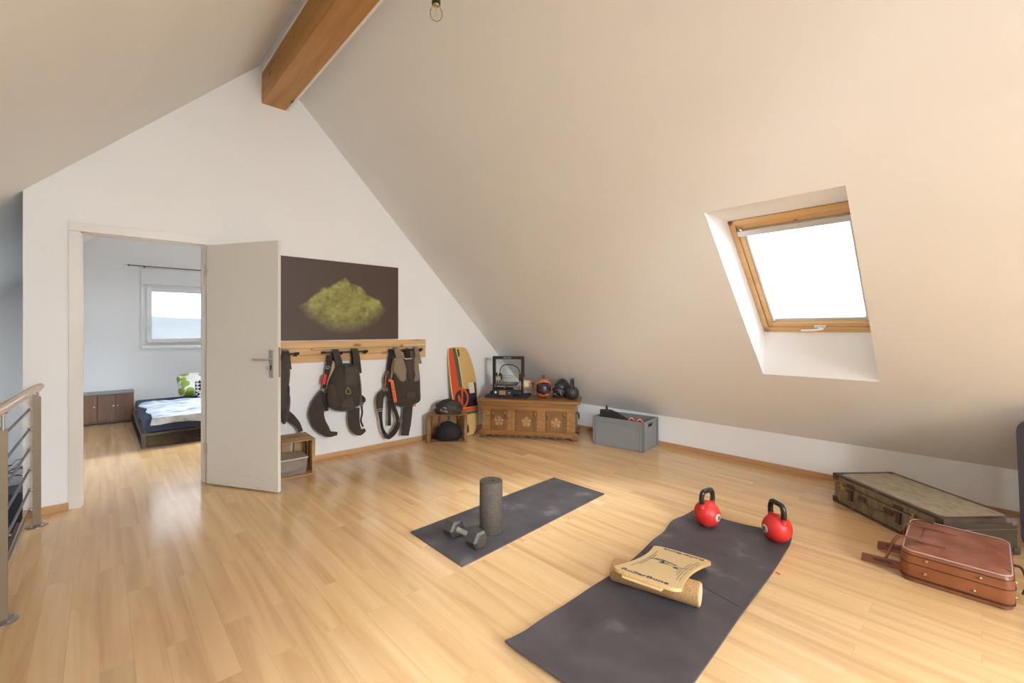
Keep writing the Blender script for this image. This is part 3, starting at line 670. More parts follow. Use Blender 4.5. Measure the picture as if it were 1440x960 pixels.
MB().ribbon(c2([(155, 312), (138, 350), (132, 400), (130, 455)], YB-0.02), 0.007, 0.006).build('orange_cord', orange_m, p2, True)
os_ = MB().ribbon(c2([(186, 388), (194, 440), (206, 510), (216, 572)], YF-0.052), [0.028, 0.034, 0.036, 0.032], 0.012).build('orange_strip', orange_m, p2, True, 50)
pieces(MB().ribbon(c2([(158, 388), (186, 392)], YF-0.045), 0.028, 0.012).ribbon(c2([(366, 596), (386, 597)], YF-0.03), 0.026, 0.012), 'orange_tab', orange_m, p2, True)
b = MB()
for i in range(9):
    t = i/8; q = c2([(192+t*19, 425+t*130)], YF-0.0605)[0]
    b.ribbon([q+Vector((-0.009, 0, 0.004 if i % 2 else -0.003)), q+Vector((0.009, 0, -0.004 if i % 3 else 0.004))], 0.005, 0.002)
pieces(b, 'stitched_mark', mat('dark stitched mark', (0.20, 0.04, 0.02), 0.8), os_, True)
MB().ribbon(c2([(125, 480), (92, 520), (84, 580), (86, 640)], YB-0.02), [0.06, 0.075, 0.075, 0.06], 0.018).build('leg_strap', cord_m, p2, True, 50)
MB().ribbon(c2([(86, 640), (94, 720), (108, 800), (150, 865), (195, 835), (228, 780), (238, 722), (222, 660), (190, 590), (155, 490)], YB-0.02), [0.05, 0.03, 0.03, 0.045, 0.06, 0.06, 0.04, 0.035, 0.045, 0.05], 0.010).build('webbing_loop', web_m, p2, True, 50)
MB().ribbon(c2([(160, 560), (166, 660), (165, 770)], YB-0.005), [0.028, 0.030, 0.034], 0.008).build('webbing', web_m, p2, True, 50)
MB().ribbon(c2([(325, 590), (318, 680), (308, 770), (296, 852)], YB-0.015), [0.105, 0.105, 0.10, 0.085], 0.020).build('leg_strap', cord_m, p2, True, 50)
b = MB()
for q, rr in (((126, 466), .018), ((255, 728), .016), ((140, 465), .013)): ringm(b, c2([q], YB-0.035)[0], rr)
v = c2([(85, 637)], YB-0.034)[0]; b.bb(v.x-0.034, v.x+0.034, v.y-0.003, v.y+0.003, v.z-0.016, v.z-0.008).bb(v.x-0.034, v.x+0.034, v.y-0.003, v.y+0.003, v.z+0.006, v.z+0.012)
pieces(b, 'buckle', steel_m, p2, True, 50)

# half hidden pack beside the open door
p0 = thing('harness_pack', 'dark plain harness pack partly hidden behind the open white door', 'backpack', (1.19, YB, 0.30), 0, 'packs on the coat rail')
MB().puff(c1([(-60, 130), (0, 120), (90, 130), (112, 200), (118, 310), (106, 450), (122, 560), (112, 680), (95, 760), (62, 800), (20, 770), (-120, 780), (-200, 720), (-210, 400), (-150, 200)], YF), 0.09, back=0.3, wob=0.010, wsc=14).build('pack_body', cord2_m, p0, True, 60)
pieces(MB().puff(c1([(45, 140), (100, 150), (108, 290), (40, 300)], YF-0.04), 0.02, back=0.9, p=4).puff(c1([(30, 560), (110, 420), (112, 540), (60, 740), (20, 700)], YF-0.05), 0.028, back=0.9, p=3), 'side_flap', cord_m, p0, True, 50)
b = MB(); strap_loop(b, c1([(80, 110)], YB)[0].x, [0.06, 0.05, 0.06, 0.07], 0.92, 0.88, dx=0.0); b.build('shoulder_strap', cord_m, p0, True, 50)
MB().ribbon(c1([(85, 700), (130, 735), (185, 790), (212, 832), (226, 868)], YB-0.012), [0.075, 0.07, 0.055, 0.04, 0.04], 0.014).build('leg_strap', cord_m, p0, True, 50)

# ------------------------------------------------------------------ wooden crates by the gable wall
crate_m = wood('old crate wood', (0.36, 0.20, 0.08), (0.62, 0.40, 0.18), 'X', 0.9, 0.7, knots=0.6)
crate2_m = wood('brown crate wood', (0.22, 0.105, 0.035), (0.42, 0.22, 0.085), 'X', 0.9, 0.7, knots=0.4)
def crate(name, label, loc, rz, W, D, H, m, slats_end=3, group='wooden crates'):
    t = thing(name, label, 'crate', loc, rz, group)       # local: x along the open front, y to the back
    th = 0.012
    # top boards (the crate lies on its long side), bottom boards
    n = 2; w_ = D/n-0.012
    for z in (H-th, 0.0):
        for i in range(n):
            MB().bb(0, W, 0.004+i*(D/n), 0.004+i*(D/n)+w_, z, z+th, r=0.002).build('slat', m, t)
    for x in (0.0, W-th):
        xi = x+(th if x == 0 else 0); 
        for i in range(slats_end):
            wq = D/slats_end-0.030; y0 = 0.006+i*(D/slats_end)
            MB().bb(x, x+th, y0, y0+wq, th, H-th, r=0.002).build('end_board', m, t)
        xa, xb = (th, th+0.016) if x == 0 else (W-th-0.016, W-th)
        pieces(MB().bb(xa, xb, 0.004, 0.028, th, H-th, r=0.002).bb(xa, xb, D-0.04, D-0.016, th, H-th, r=0.002), 'corner_post', m, t)
    for i in range(4):
        wq = W/4-0.035; a = th+0.022+i*((W-2*th)/4)
        MB().bb(a, a+wq, D-0.014, D-0.004, th+0.001, H-th-0.001, r=0.002).build('back_board', m, t)
    return t
crl = crate('wooden_crate', 'pale wooden crate behind the open door with a clear plastic box inside', (0.95, 4.085, 0), math.radians(-3.5), 0.455, 0.335, 0.315, crate_m)
crr = crate('wooden_crate', 'small brown wooden crate beside the upright board with cloth bags', (2.697, 4.283, 0), math.radians(-39), 0.447, 0.19, 0.318, crate2_m, 2)

# clear storage box inside the left crate
pb = thing('storage_box', 'translucent plastic storage box with a lid inside the pale wooden crate', 'storage box', (1.175, 4.225, 0.013), math.radians(-3.5))
trn = mat('frosted clear plastic', (0.80, 0.72, 0.62), 0.25, alpha=0.5, trans=0.75)
def tub(w0, d0, w1, d1, h, th):
    b = MB(); o = [(-w0/2, -d0/2, 0), (w0/2, -d0/2, 0), (w0/2, d0/2, 0), (-w0/2, d0/2, 0), (-w1/2, -d1/2, h), (w1/2, -d1/2, h), (w1/2, d1/2, h), (-w1/2, d1/2, h)]
    i_ = [(v[0]*(1-2*th/w0), v[1]*(1-2*th/d0), v[2]+(th if v[2] == 0 else 0)) for v in o]
    b.add(o+i_, [[3, 2, 1, 0], [0, 1, 5, 4], [1, 2, 6, 5], [2, 3, 7, 6], [3, 0, 4, 7], [8, 9, 10, 11], [9, 8, 12, 13], [10, 9, 13, 14], [11, 10, 14, 15], [8, 11, 15, 12], [4, 5, 13, 12], [5, 6, 14, 13], [6, 7, 15, 14], [7, 4, 12, 15]])
    return b
tub(0.335, 0.225, 0.362, 0.25, 0.135, 0.003).build('tub', trn, pb, smooth=None)
MB().box((0, 0, 0.140), (0.374, 0.262, 0.012), r=0.005).build('lid', mat('milky lid plastic', (0.74, 0.63, 0.50), 0.35, trans=0.25), pb)
sd = thing('folded_cloth', 'pale crumpled cloth inside the translucent storage box', 'cloth', (1.20, 4.22, 0.025))
MB().ball((0.02, -0.02, 0.045), (0.12, 0.07, 0.043), f=lambda v, d: v*(1+0.18*noise.noise(v*25))).build('cloth_bundle', mat('cream cloth', (0.70, 0.56, 0.42), 0.9), sd, smooth=60)

# cloth bags on and in the small crate
def rot2(x, y, a): return x*math.cos(a)-y*math.sin(a), x*math.sin(a)+y*math.cos(a)
RC = math.radians(-39)
def inner(u, v, z=0): a, b_ = rot2(u, v, RC); return (2.697+a, 4.283+b_, z)
def soft(v, d, amp, sc, seed):
    q = Vector((d.x*sc, d.y*sc, d.z*sc*1.6))+Vector((seed, 0, 0))
    return v*(1+amp*noise.noise(q)+amp*0.35*abs(noise.noise(q*2.3)))
hb = thing('helmet_bag', 'black drawstring helmet bag with a small pale logo lying on the small crate', 'bag', inner(0.235, 0.095, 0.3185), RC+math.radians(4))
f = lambda v, d: Vector((v.x, v.y, max(v.z, -0.052)))
MB().ball((0, 0, 0.052), (0.152, 0.098, 0.108), f=lambda v, d: f(soft(v, d, 0.16, 2.6, 3.1), d), seg=40, rings=26).build('bag_body', mat('black ripstop', (0.040, 0.033, 0.026), 0.6, var=0.25, scale=30, bump=0.5, bscale=22), hb, smooth=75)
logo = mat('pale grey print', (0.62, 0.58, 0.48), 0.6)
ML = Tm((-0.048, -0.0925, 0.046), rotz=-0.20, rx=PI/2-0.10)
ML = ML @ Matrix.Rotation(-0.28, 4, 'Z')
text_mesh('cookie', 0.040, ML, logo, 'logo_text', hb, width=0.088, thick=0.0035)
MB().tube([ML @ Vector((0.000+0.016*math.cos(a), 0.024+0.012*math.sin(a), 0.002)) for a in [PI*i/8 for i in range(9)]], 0.0032, 6).build('logo_mark', logo, hb)
MB().tube([(-0.01, -0.09, 0.02), (-0.012, -0.104, -0.005), (-0.008, -0.108, -0.05), (-0.010, -0.105, -0.085)], 0.002, 6, k=4).build('drawstring', web_m, hb)
ib = thing('drawstring_bag', 'black gathered cloth bag slumped inside the small brown crate', 'bag', inner(0.235, 0.075, 0.0135), RC)
def slump(v, d):
    v = soft(v, d, 0.15, 2.2, 9.3); k = 1+0.18*max(0, -d.z); 
    return Vector((v.x*k, v.y*k, max(v.z, -0.088)))
MB().ball((0, 0, 0.0885), (0.142, 0.080, 0.118), f=slump, seg=40, rings=26).build('bag_body', mat('black soft cloth', (0.018, 0.013, 0.014), 0.8, bump=0.5, bscale=18), ib, smooth=75)
b = MB()
for i in range(12):
    a = 2*PI*i/12; b.tube([(0.0+0.012*math.cos(a), 0.012*math.sin(a), 0.195), (0.026*math.cos(a)-0.005, 0.02*math.sin(a), 0.214+0.006*math.sin(3*a))], [0.008, 0.005], 6)
b.build('gathered_neck', MATS['black soft cloth'], ib, smooth=60)

# ------------------------------------------------------------------ wakeboard leaning in the corner
wb = thing('wakeboard', 'yellow and orange wakeboard leaning upright against the gable wall', 'wakeboard', (3.30, 4.22, 0))
pb0 = atZ(664, 610); nb = Vector((-0.10, -1.0, 0.18)).normalized(); pb0 = Vector((3.27, 4.235, 0.0)); dB = nb.dot(pb0)
c3 = lambda pts, off=0: [px(610+p[0]/6, 480+p[1]/6, nb, dB+off) for p in pts]
outl = [(122, 75), (132, 56), (150, 50), (205, 47), (255, 50), (278, 68), (300, 108), (335, 215), (358, 320), (372, 420), (378, 520), (375, 620), (368, 700), (352, 762), (330, 782), (285, 792), (258, 780), (238, 740), (210, 660), (180, 560), (158, 470), (142, 360), (130, 240), (121, 140)]
bO = [c3([q])[0] for q in outl]
def board_slab(pts, th, nrm, k=4):
    O = smooth_path(pts, k, True); n = len(O); c = sum(O, Vector())/n; b = MB(); N = nrm
    vs = []; 
    for sc, h in ((0.97, 0), (1.0, 0.25), (1.0, 0.75), (0.97, 1.0)):
        for q in O: vs.append(c+(q-c)*sc-N*th*(1-h))
    fs = [list(range(n))[::-1], [3*n+j for j in range(n)]]
    for i in range(3):
        for j in range(n): fs.append([i*n+j, i*n+(j+1) % n, (i+1)*n+(j+1) % n, (i+1)*n+j])
    return b.add(vs, fs)
board_slab(bO, 0.016, nb).build('board', mat('maple yellow top', (0.70, 0.45, 0.16), 0.35, var=0.04, scale=4), wb, True, 40)
def decal(name, pts, m, par, off=0.0004, k=1, th=0.0012):
    O = c3(pts); O = smooth_path(O, k, True) if k > 1 else O; n = len(O)
    b = MB(); b.add([q+nb*(off-0.0008) for q in O]+[q+nb*(off+th) for q in O], [list(range(n))[::-1], list(range(n, 2*n))]+[[j, (j+1) % n, n+(j+1) % n, n+j] for j in range(n)])
    return b.build(name, m, par, True)
bor = mat('board orange red', (0.66, 0.085, 0.022), 0.35); bgr = mat('board moss grey', (0.10, 0.105, 0.06), 0.4); bbk = mat('board black', (0.025, 0.015, 0.03), 0.4)
decal('orange_stripe', [(130, 66), (140, 58), (152, 58), (170, 130), (195, 260), (215, 390), (240, 520), (245, 600), (214, 655), (186, 562), (163, 470), (148, 360), (136, 240), (127, 140)], bor, wb)
decal('green_stripe', [(155, 56), (182, 56), (205, 150), (228, 290), (245, 400), (232, 440), (210, 380), (190, 250), (170, 130)], bgr, wb)
decal('cream_line', [(184, 56), (190, 56), (212, 150), (236, 290), (248, 392), (243, 400), (228, 290), (206, 150)], mat('board cream', (0.78, 0.62, 0.34), 0.4), wb, 0.0006)
decal('black_block', [(240, 402), (358, 396), (364, 470), (368, 540), (300, 552), (240, 560), (220, 480)], bbk, wb)
decal('orange_band', [(225, 572), (300, 556), (368, 545), (369, 572), (300, 584), (240, 596), (215, 640), (205, 610)], bor, wb, 0.0006)
decal('green_band', [(215, 648), (245, 600), (300, 588), (369, 576), (368, 600), (310, 610), (262, 620), (228, 672)], bgr, wb, 0.0006)
decal('fin', [(196, 68), (204, 66), (212, 90), (214, 120), (208, 132), (202, 110)], black_m, wb, 0.001, 3, 0.008)
decal('fin', [(282, 708), (288, 704), (294, 730), (294, 760), (286, 772), (281, 750)], black_m, wb, 0.001, 3, 0.008)
decal('white_label', [(290, 346), (334, 344), (345, 432), (302, 436)], mat('label paper', (0.72, 0.66, 0.52), 0.6), wb, 0.0022)
decal('black_tab', [(336, 344), (350, 344), (358, 398), (346, 402)], bbk, wb, 0.0016)
cc = (228, 478)
circ = lambda r, n=28: [(cc[0]+r*0.86*math.cos(2*PI*i/n), cc[1]+r*1.18*math.sin(2*PI*i/n)) for i in range(n)]
decal('emblem_ring', circ(76), bor, wb, 0.0022)
em = decal('emblem_disc', circ(59), bbk, wb, 0.0036)
decal('emblem_letter', [(200, 470), (206, 448), (216, 458), (232, 500), (230, 392), (244, 396), (246, 540), (232, 535), (218, 498), (212, 512), (204, 500)], bor, em, 0.0050)

# ------------------------------------------------------------------ carved chest
CO = Vector((3.283, 4.078, 0)); cang = math.atan2(3.123-4.078, 3.952-3.283); CW = 1.166; CDp = 0.47; CH = 0.462
ch = thing('carved_chest', 'carved oak chest with flower panels standing across the far corner', 'chest', CO, cang)
oak = wood('carved oak', (0.23, 0.10, 0.022), (0.36, 0.165, 0.040), 'X', 1.0, 0.42)
oak_d = wood('darker carved oak', (0.16, 0.07, 0.02), (0.25, 0.115, 0.034), 'X', 1.0, 0.45)
oak_l = mat('rubbed oak relief', (0.38, 0.20, 0.072), 0.5, var=0.15, scale=30)
MB().bb(0.035, CW-0.035, 0.03, CDp-0.01, 0.085, CH-0.03, r=0.003).build('body', oak, ch)
lid = MB().bb(-0.022, CW+0.022, -0.018, CDp+0.01, CH-0.030, CH-0.012, r=0.006).bb(-0.010, CW+0.010, -0.006, CDp+0.004, CH-0.013, CH, r=0.005).build('lid', oak, ch)
MB().bb(0.022, CW-0.022, 0.018, 0.03, 0.355, 0.425, r=0.003).bb(0.014, CW-0.014, 0.010, 0.03, 0.418, 0.432, r=0.003).bb(0.018, CW-0.018, 0.012, 0.03, 0.345, 0.358, r=0.003).build('frieze', oak, ch)
b = MB()
for i in range(44):
    x = 0.05+i*(CW-0.1)/43
    b.box((x, 0.0165, 0.388), (0.017, 0.006, 0.017), rot=Matrix.Rotation(PI/4, 4, 'Y'))
b.build('diamond_carving', oak_d, ch)
MB().bb(0.012, CW-0.012, 0.010, 0.035, 0.078, 0.098, r=0.004).bb(0.03, CW-0.03, 0.022, 0.035, 0.044, 0.080).build('plinth', oak, ch)
b = MB(); poly = [(0.05, 0.05)]; n = 23; wq = (CW-0.10)/n
for i in range(n):
    for j in range(1, 7): poly.append((0.05+wq*(i+j/6), 0.046-0.018*math.sin(PI*j/6)**0.7 if (i % 2 == 0) else 0.046-0.010*math.sin(PI*j/6)))
poly.append((CW-0.05, 0.055)); poly = [(0.05, 0.055)]+poly[1:]
b.prism(poly, -0.034, -0.022, frame((0, 0, 0), (1, 0, 0), (0, 0, 1), (0, -1, 0)) @ Matrix.Translation((0, 0, 0)))
for v in b.v: v.y = abs(v.y)
b.build('scalloped_apron', oak_d, ch)
for x, y in ((0.0, 0.008), (CW-0.065, 0.008), (0.0, CDp-0.075), (CW-0.065, CDp-0.075)):
    b = MB().bb(x, x+0.065, y, y+0.065, 0.052, 0.088, r=0.006).bb(x+0.006, x+0.059, y+0.004, y+0.060, 0.0, 0.018, r=0.004)
    b.tube([(x+0.0325-0.026, y+0.03, 0.035), (x+0.0325+0.026, y+0.03, 0.035)], 0.021, 14)
    b.tube([(x+0.008, y+0.008, 0.04), (x+0.057, y+0.008, 0.04)], 0.011, 12)
    b.build('foot', oak_d, ch, smooth=40)
# framed front: stiles, three recessed flower panels with columns
for i, (x0, x1) in enumerate(((0.035, 0.135), (0.335, 0.435), (0.690, 0.790), (CW-0.135, CW-0.035))):
    pn = MB().bb(x0, x1, 0.016, 0.03, 0.10, 0.345, r=0.003).build('stile', oak, ch)
    b = MB(); xc = (x0+x1)/2
    P = [(xc+0.026*math.sin(2.0*PI*t/16), 0.0145, 0.115+0.215*t/16) for t in range(17)]; b.tube(P, 0.005, 6)
    for t in range(1, 8):
        z = 0.115+0.215*t/8; s_ = 1 if t % 2 else -1
        b.ball((xc+s_*0.026, 0.015, z), (0.013, 0.005, 0.010), seg=8, rings=6)
        b.tube([(xc+0.0*s_, 0.0145, z+0.004), (xc-s_*0.02, 0.0145, z+0.016), (xc-s_*0.032, 0.0145, z+0.004)], 0.0035, 6, k=3)
    b.build('vine_carving', oak_l, pn, smooth=60)
for x0, x1 in ((0.135, 0.335), (0.435, 0.690), (0.790, CW-0.135)):
    MB().bb(x0+0.002, x1-0.002, 0.0275, 0.0305, 0.101, 0.344).build('recess_shade_panel', mat('recess shade oak', (0.195, 0.085, 0.021), 0.5, var=0.12, scale=14), ch)  # thin dark sheet; deeper recess shade is put into its colour
    xc = (x0+x1)/2; w_ = x1-x0
    for xx in (x0+0.022, x1-0.022):
        b = MB().bb(xx-0.013, xx+0.013, 0.017, 0.03, 0.10, 0.235, r=0.003)
        b.bb(xx-0.021, xx+0.021, 0.012, 0.03, 0.232, 0.246, r=0.003).bb(xx-0.018, xx+0.018, 0.014, 0.03, 0.252, 0.262, r=0.003)
        b.ball((xx, 0.026, 0.300), (0.022, 0.016, 0.027), seg=12, rings=8).tube([(xx-0.02, 0.018, 0.330), (xx+0.02, 0.018, 0.330)], 0.010, 8)
        for q in (-0.006, 0.006): b.bb(xx+q-0.002, xx+q+0.002, 0.0145, 0.018, 0.11, 0.225)
        b.build('carved_column', oak_d, ch, smooth=40)
    b = MB(); zc = 0.205
    for k in range(5):
        a = 2*PI*k/5+PI/2
        M_ = frame((xc+0.034*math.cos(a), 0.026, zc+0.034*math.sin(a)), (math.cos(a), 0, math.sin(a)), (-math.sin(a), 0, math.cos(a)), (0, -1, 0))
        b.ball((0, 0, 0), (0.030, 0.021, 0.012), M_, 12, 8, f=lambda v, d: Vector((v.x, v.y*(1.25 if v.x > 0 else 0.75), v.z)))
    b.ball((xc, 0.024, zc), (0.013, 0.012, 0.013), seg=10, rings=8)
    for k in range(5):
        a = 2*PI*k/5+PI/2+PI/5
        b.tube([(xc+0.03*math.cos(a), 0.028, zc+0.03*math.sin(a)), (xc+0.066*math.cos(a), 0.026, zc+0.066*math.sin(a))], [0.008, 0.002], 6)
    b.build('flower_carving', oak_l, ch, smooth=60)
hd = MB().tube([(CW-0.034, 0.20, 0.30), (CW-0.010, 0.19, 0.29), (CW-0.004, 0.19, 0.25), (CW-0.004, 0.235, 0.225), (CW-0.004, 0.28, 0.25), (CW-0.010, 0.28, 0.29), (CW-0.034, 0.27, 0.30)], 0.005, 8, k=4).build('side_handle', mat('black iron', (0.02, 0.02, 0.02), 0.5, 0.5), ch, smooth=60)

CM = Tm(CO, cang)
def onchest(u, v, z=CH): return CM @ Vector((u, v, z))

# black base board and 3D printer
bb_ = thing('base_board', 'thick black base board under the printer on the chest', 'board', onchest(0.29, 0.26), cang)
MB().bb(-0.25, 0.27, -0.155, 0.185, 0.0, 0.022, r=0.004).build('slab', mat('matt black foam', (0.022, 0.020, 0.020), 0.75), bb_)
PR = thing('desktop_printer', 'black 3D printer with a tall square frame standing on the chest', '3D printer', onchest(0.29, 0.30, CH+0.022), cang)
blk = mat('black powder coat', (0.030, 0.024, 0.018), 0.45)
MB().bb(-0.205, 0.185, -0.10, 0.09, 0.012, 0.045, r=0.004).bb(-0.19, -0.16, -0.09, -0.06, 0, 0.012).bb(0.14, 0.17, -0.09, -0.06, 0, 0.012).bb(-0.19, -0.16, 0.05, 0.08, 0, 0.012).bb(0.14, 0.17, 0.05, 0.08, 0, 0.012).build('base', blk, PR)
fr = MB(); fr.bb(-0.205, -0.168, 0.02, 0.055, 0.03, 0.466, r=0.004).bb(0.158, 0.195, 0.02, 0.055, 0.03, 0.466, r=0.004).bb(-0.196, 0.186, 0.018, 0.057, 0.430, 0.468, r=0.008)
fr_o = fr.build('portal_frame', blk, PR)
text_mesh('ANYCUBIC', 0.026, Tm((-0.015, 0.0178, 0.449), rx=PI/2), mat('silver print', (0.70, 0.70, 0.70), 0.4), 'maker_name', fr_o, width=0.105)
cb = MB(); cb.add([(-0.165, -0.155, 0.002), (0.085, -0.155, 0.002), (0.085, -0.085, 0.002), (-0.165, -0.085, 0.002), (-0.165, -0.150, 0.074), (0.085, -0.150, 0.074), (0.085, -0.10, 0.098), (-0.165, -0.10, 0.098)], [[3, 2, 1, 0], [0, 1, 5, 4], [4, 5, 6, 7], [1, 2, 6, 5], [2, 3, 7, 6], [3, 0, 4, 7]])
cb.bb(-0.165, 0.085, -0.10, -0.085, 0.002, 0.098)
cb_o = cb.build('control_box', blk, PR)
MB().bb(-0.078, 0.004, -0.1565, -0.150, 0.014, 0.064, r=0.001).build('screen', mat('amber screen glass', (0.42, 0.22, 0.10), 0.25), cb_o)
MB().lathe([(0.013, 0), (0.012, 0.008)], 16, Tm((-0.122, -0.152, 0.042), rx=PI/2)).build('knob', mat('lit aqua knob', (0.15, 0.55, 0.60), 0.3, emit=((0.2, 0.8, 0.85), 0.5)), cb_o)
MB().lathe([(0.012, 0), (0.011, 0.010)], 16, Tm((0.045, -0.152, 0.038), rx=PI/2)).build('knob', mat('violet grey knob', (0.25, 0.25, 0.40), 0.3), cb_o)
MB().bb(-0.155, 0.105, -0.13, 0.10, 0.118, 0.126, r=0.002).build('bed_carriage', mat('dark aluminium', (0.10, 0.095, 0.085), 0.4, 0.6), PR)
MB().bb(-0.165, 0.115, -0.145, 0.11, 0.134, 0.141, r=0.002).build('heated_bed', mat('glass bed plate', (0.13, 0.105, 0.075), 0.25), PR)
b = MB()
for x, y in ((-0.14, -0.12), (-0.025, -0.12), (0.09, -0.12), (-0.14, 0.09), (0.09, 0.09)): b.lathe([(0.008, 0.098), (0.010, 0.108), (0.004, 0.110), (0.004, 0.134)], 10, Tm((x, y, 0)))
pieces(b, 'levelling_screw', steel_m, PR)
MB().bb(-0.03, -0.01, -0.12, 0.13, 0.090, 0.098).build('y_rail', steel_m, PR)
pieces(MB().bb(-0.168, 0.158, 0.026, 0.038, 0.222, 0.230).bb(-0.168, 0.158, 0.026, 0.038, 0.190, 0.198), 'gantry_rail', steel_m, PR)
pieces(MB().tube([(-0.168, 0.048, 0.235), (0.158, 0.048, 0.205)], 0.0015, 6).tube([(-0.168, 0.048, 0.215), (0.158, 0.048, 0.185)], 0.0015, 6), 'drive_belt', black_m, PR)
pieces(MB().bb(0.135, 0.205, -0.002, 0.024, 0.165, 0.255, r=0.004).bb(-0.20, -0.14, -0.002, 0.022, 0.225, 0.262, r=0.004), 'gantry_motor', blk, PR)
hh = MB().bb(-0.150, -0.090, -0.030, 0.012, 0.150+0.02, 0.225, r=0.005).build('print_head', mat('silver head shell', (0.50, 0.47, 0.40), 0.35, 0.3), PR)
MB().bb(-0.152, -0.088, -0.032, -0.028, 0.208, 0.227).build('head_strip', mat('olive strip', (0.33, 0.32, 0.10), 0.5), hh)
pieces(MB().lathe([(0.002, 0.145), (0.008, 0.155), (0.008, 0.170)], 10, Tm((-0.135, -0.01, 0))).lathe([(0.002, 0.145), (0.008, 0.155), (0.008, 0.170)], 10, Tm((-0.105, -0.01, 0))), 'nozzle', black_m, hh)
MB().bb(-0.090, -0.078, -0.03, 0.01, 0.175, 0.240, r=.003).bb(-0.115, -0.085, -0.02, 0.015, 0.225, 0.258, r=.004).build('head_bracket', blk, hh)
MB().tube([(-0.105, -0.005, 0.255), (-0.10, -0.005, 0.300), (-0.075, 0.0, 0.345), (-0.02, 0.0, 0.366), (0.06, 0.0, 0.360), (0.12, 0.0, 0.325), (0.148, 0.0, 0.265)], 0.0058, 8, k=5).build('cable_sleeve', black_m, PR, smooth=60)
MB().tube([(0.15, 0.0, 0.17), (0.13, -0.02, 0.13), (0.10, -0.03, 0.12), (0.13, -0.04, 0.08), (0.155, -0.04, 0.03)], 0.003, 6, k=4).build('cable', black_m, PR, smooth=60)
for x in (-0.16, 0.13):
    MB().tube([(x, 0.10, 0.03), (x, 0.045, 0.10)], 0.004, 6).build('brace', blk, PR)
SPZ = 0.145
MB().bb(0.187, 0.199, -0.05, -0.02, 0.0, SPZ+0.012, r=0.003).tube([(0.19, -0.035, SPZ), (0.325, -0.035, SPZ)], 0.0095, 12).bb(0.187, 0.262, -0.075, 0.02, -0.0, 0.008).build('spool_holder', blk, PR)
SPL = thing('filament_spool', 'cardboard spool of white filament on the holder beside the printer', 'spool', onchest(0.29+0.262, 0.30-0.035, CH+0.022+SPZ-0.0122), cang)
SPR = 0.092
def disc_hole(x, th, r, rh):
    b = MB(); n = 36; vs = []
    for xx in (x, x+th):
        for rr in (r, rh):
            for i in range(n):
                a = 2*PI*i/n; vs.append((xx, rr*math.cos(a), rr*math.sin(a)))
    fs = []
    for i in range(n):
        j = (i+1) % n
        fs += [[i, j, n+j, n+i], [2*n+i, 3*n+i, 3*n+j, 2*n+j], [i, 2*n+i, 2*n+j, j], [n+i, n+j, 3*n+j, 3*n+i]]
    return b.add(vs, fs)
card = mat('cardboard', (0.52, 0.25, 0.11), 0.8, var=0.1, scale=60)
for x in (-0.052, 0.036): disc_hole(x, 0.004, SPR, 0.022).build('flange', card, SPL, smooth=40)
disc_hole(-0.048, 0.084, 0.052, 0.022).build('wound_filament', mat('ivory filament', (0.78, 0.66, 0.42), 0.4, bump=0.6, bscale=300, stretch=(1, .02, .02)), SPL, smooth=40)

# helmets
def shell(o, rx_, ry_, rz_, faceang, m, cut_lo, cut_hi, half, name, par, thick=1.0, jaw=1.0, zc=0.125):
    """helmet shell open at the face: skip faces inside the visor window"""
    b = MB(); seg = 48; rings = 30; vs = []; fs = []
    for i in range(rings+1):
        a = PI*i/rings
        for j in range(seg):
            q = 2*PI*j/seg; d = Vector((math.sin(a)*math.cos(q), math.sin(a)*math.sin(q), -math.cos(a)))
            v = Vector((d.x*rx_, d.y*ry_, d.z*rz_))
            if d.y < 0 and d.z < -0.1: v.y *= 1+0.16*jaw*min(1, (-d.z-0.1)*1.6)*(-d.y); v.x *= 1-0.16*min(1, (-d.z-0.1))*(-d.y)
            if d.z > 0: v.x *= 1-0.05*d.z
            v.z = max(v.z, -zc); v *= thick
            vs.append(Vector((v.x, v.y, v.z+zc)))
    for i in range(rings):
        for j in range(seg):
            a = PI*(i+.5)/rings; q = 2*PI*(j+.5)/seg; d = Vector((math.sin(a)*math.cos(q), math.sin(a)*math.sin(q), -math.cos(a)))
            face = math.atan2(d.x, -d.y)
            wl = cut_lo+0.10*abs(face)**1.5; wh = cut_hi-0.30*abs(face)**2
            if abs(face) < half and wl < d.z < wh: continue
            fs.append([i*seg+j, i*seg+(j+1) % seg, (i+1)*seg+(j+1) % seg, (i+1)*seg+j])
    b.add(vs, fs); ob = b.build(name, m, par, smooth=60)
    return ob
helm_o = mat('glossy orange shell', (0.78, 0.13, 0.012), 0.22, coat=0.5)
h1 = thing('full_face_helmet', 'bright orange full face helmet with a dark visor standing on the chest', 'helmet', onchest(0.735, 0.275, CH), cang+math.radians(10))
s_ = shell(None, 0.105, 0.125, 0.121, 0, helm_o, -0.56, 0.80, 1.12, 'shell', h1, zc=0.112)
md = s_.modifiers.new('thickness', 'SOLIDIFY'); md.thickness = 0.006; md.offset = -1
vis = mottled('smoke mirror visor', [(0.35, (0.020, 0.013, 0.02)), (0.55, (0.05, 0.035, 0.04)), (0.75, (0.12, 0.11, 0.05))], 14, 0.07)
b = MB(); seg = 24; rg = 14; vs = []; fs = []
for i in range(rg+1):
    for j in range(seg+1):
        fa = -1.2+2.4*j/seg; zz = -0.60+1.42*i/rg; a = math.acos(-zz); d = Vector((math.sin(a)*math.sin(fa), -math.sin(a)*math.cos(fa), zz))
        v = Vector((d.x*0.1015, d.y*0.1215, d.z*0.1175)); vs.append(Vector((v.x, v.y, v.z+0.112)))
for i in range(rg):
    for j in range(seg): fs.append([i*(seg+1)+j, i*(seg+1)+j+1, (i+1)*(seg+1)+j+1, (i+1)*(seg+1)+j])
b.add(vs, fs); vo = b.build('visor', vis, h1, smooth=60); md = vo.modifiers.new('thickness', 'SOLIDIFY'); md.thickness = 0.002
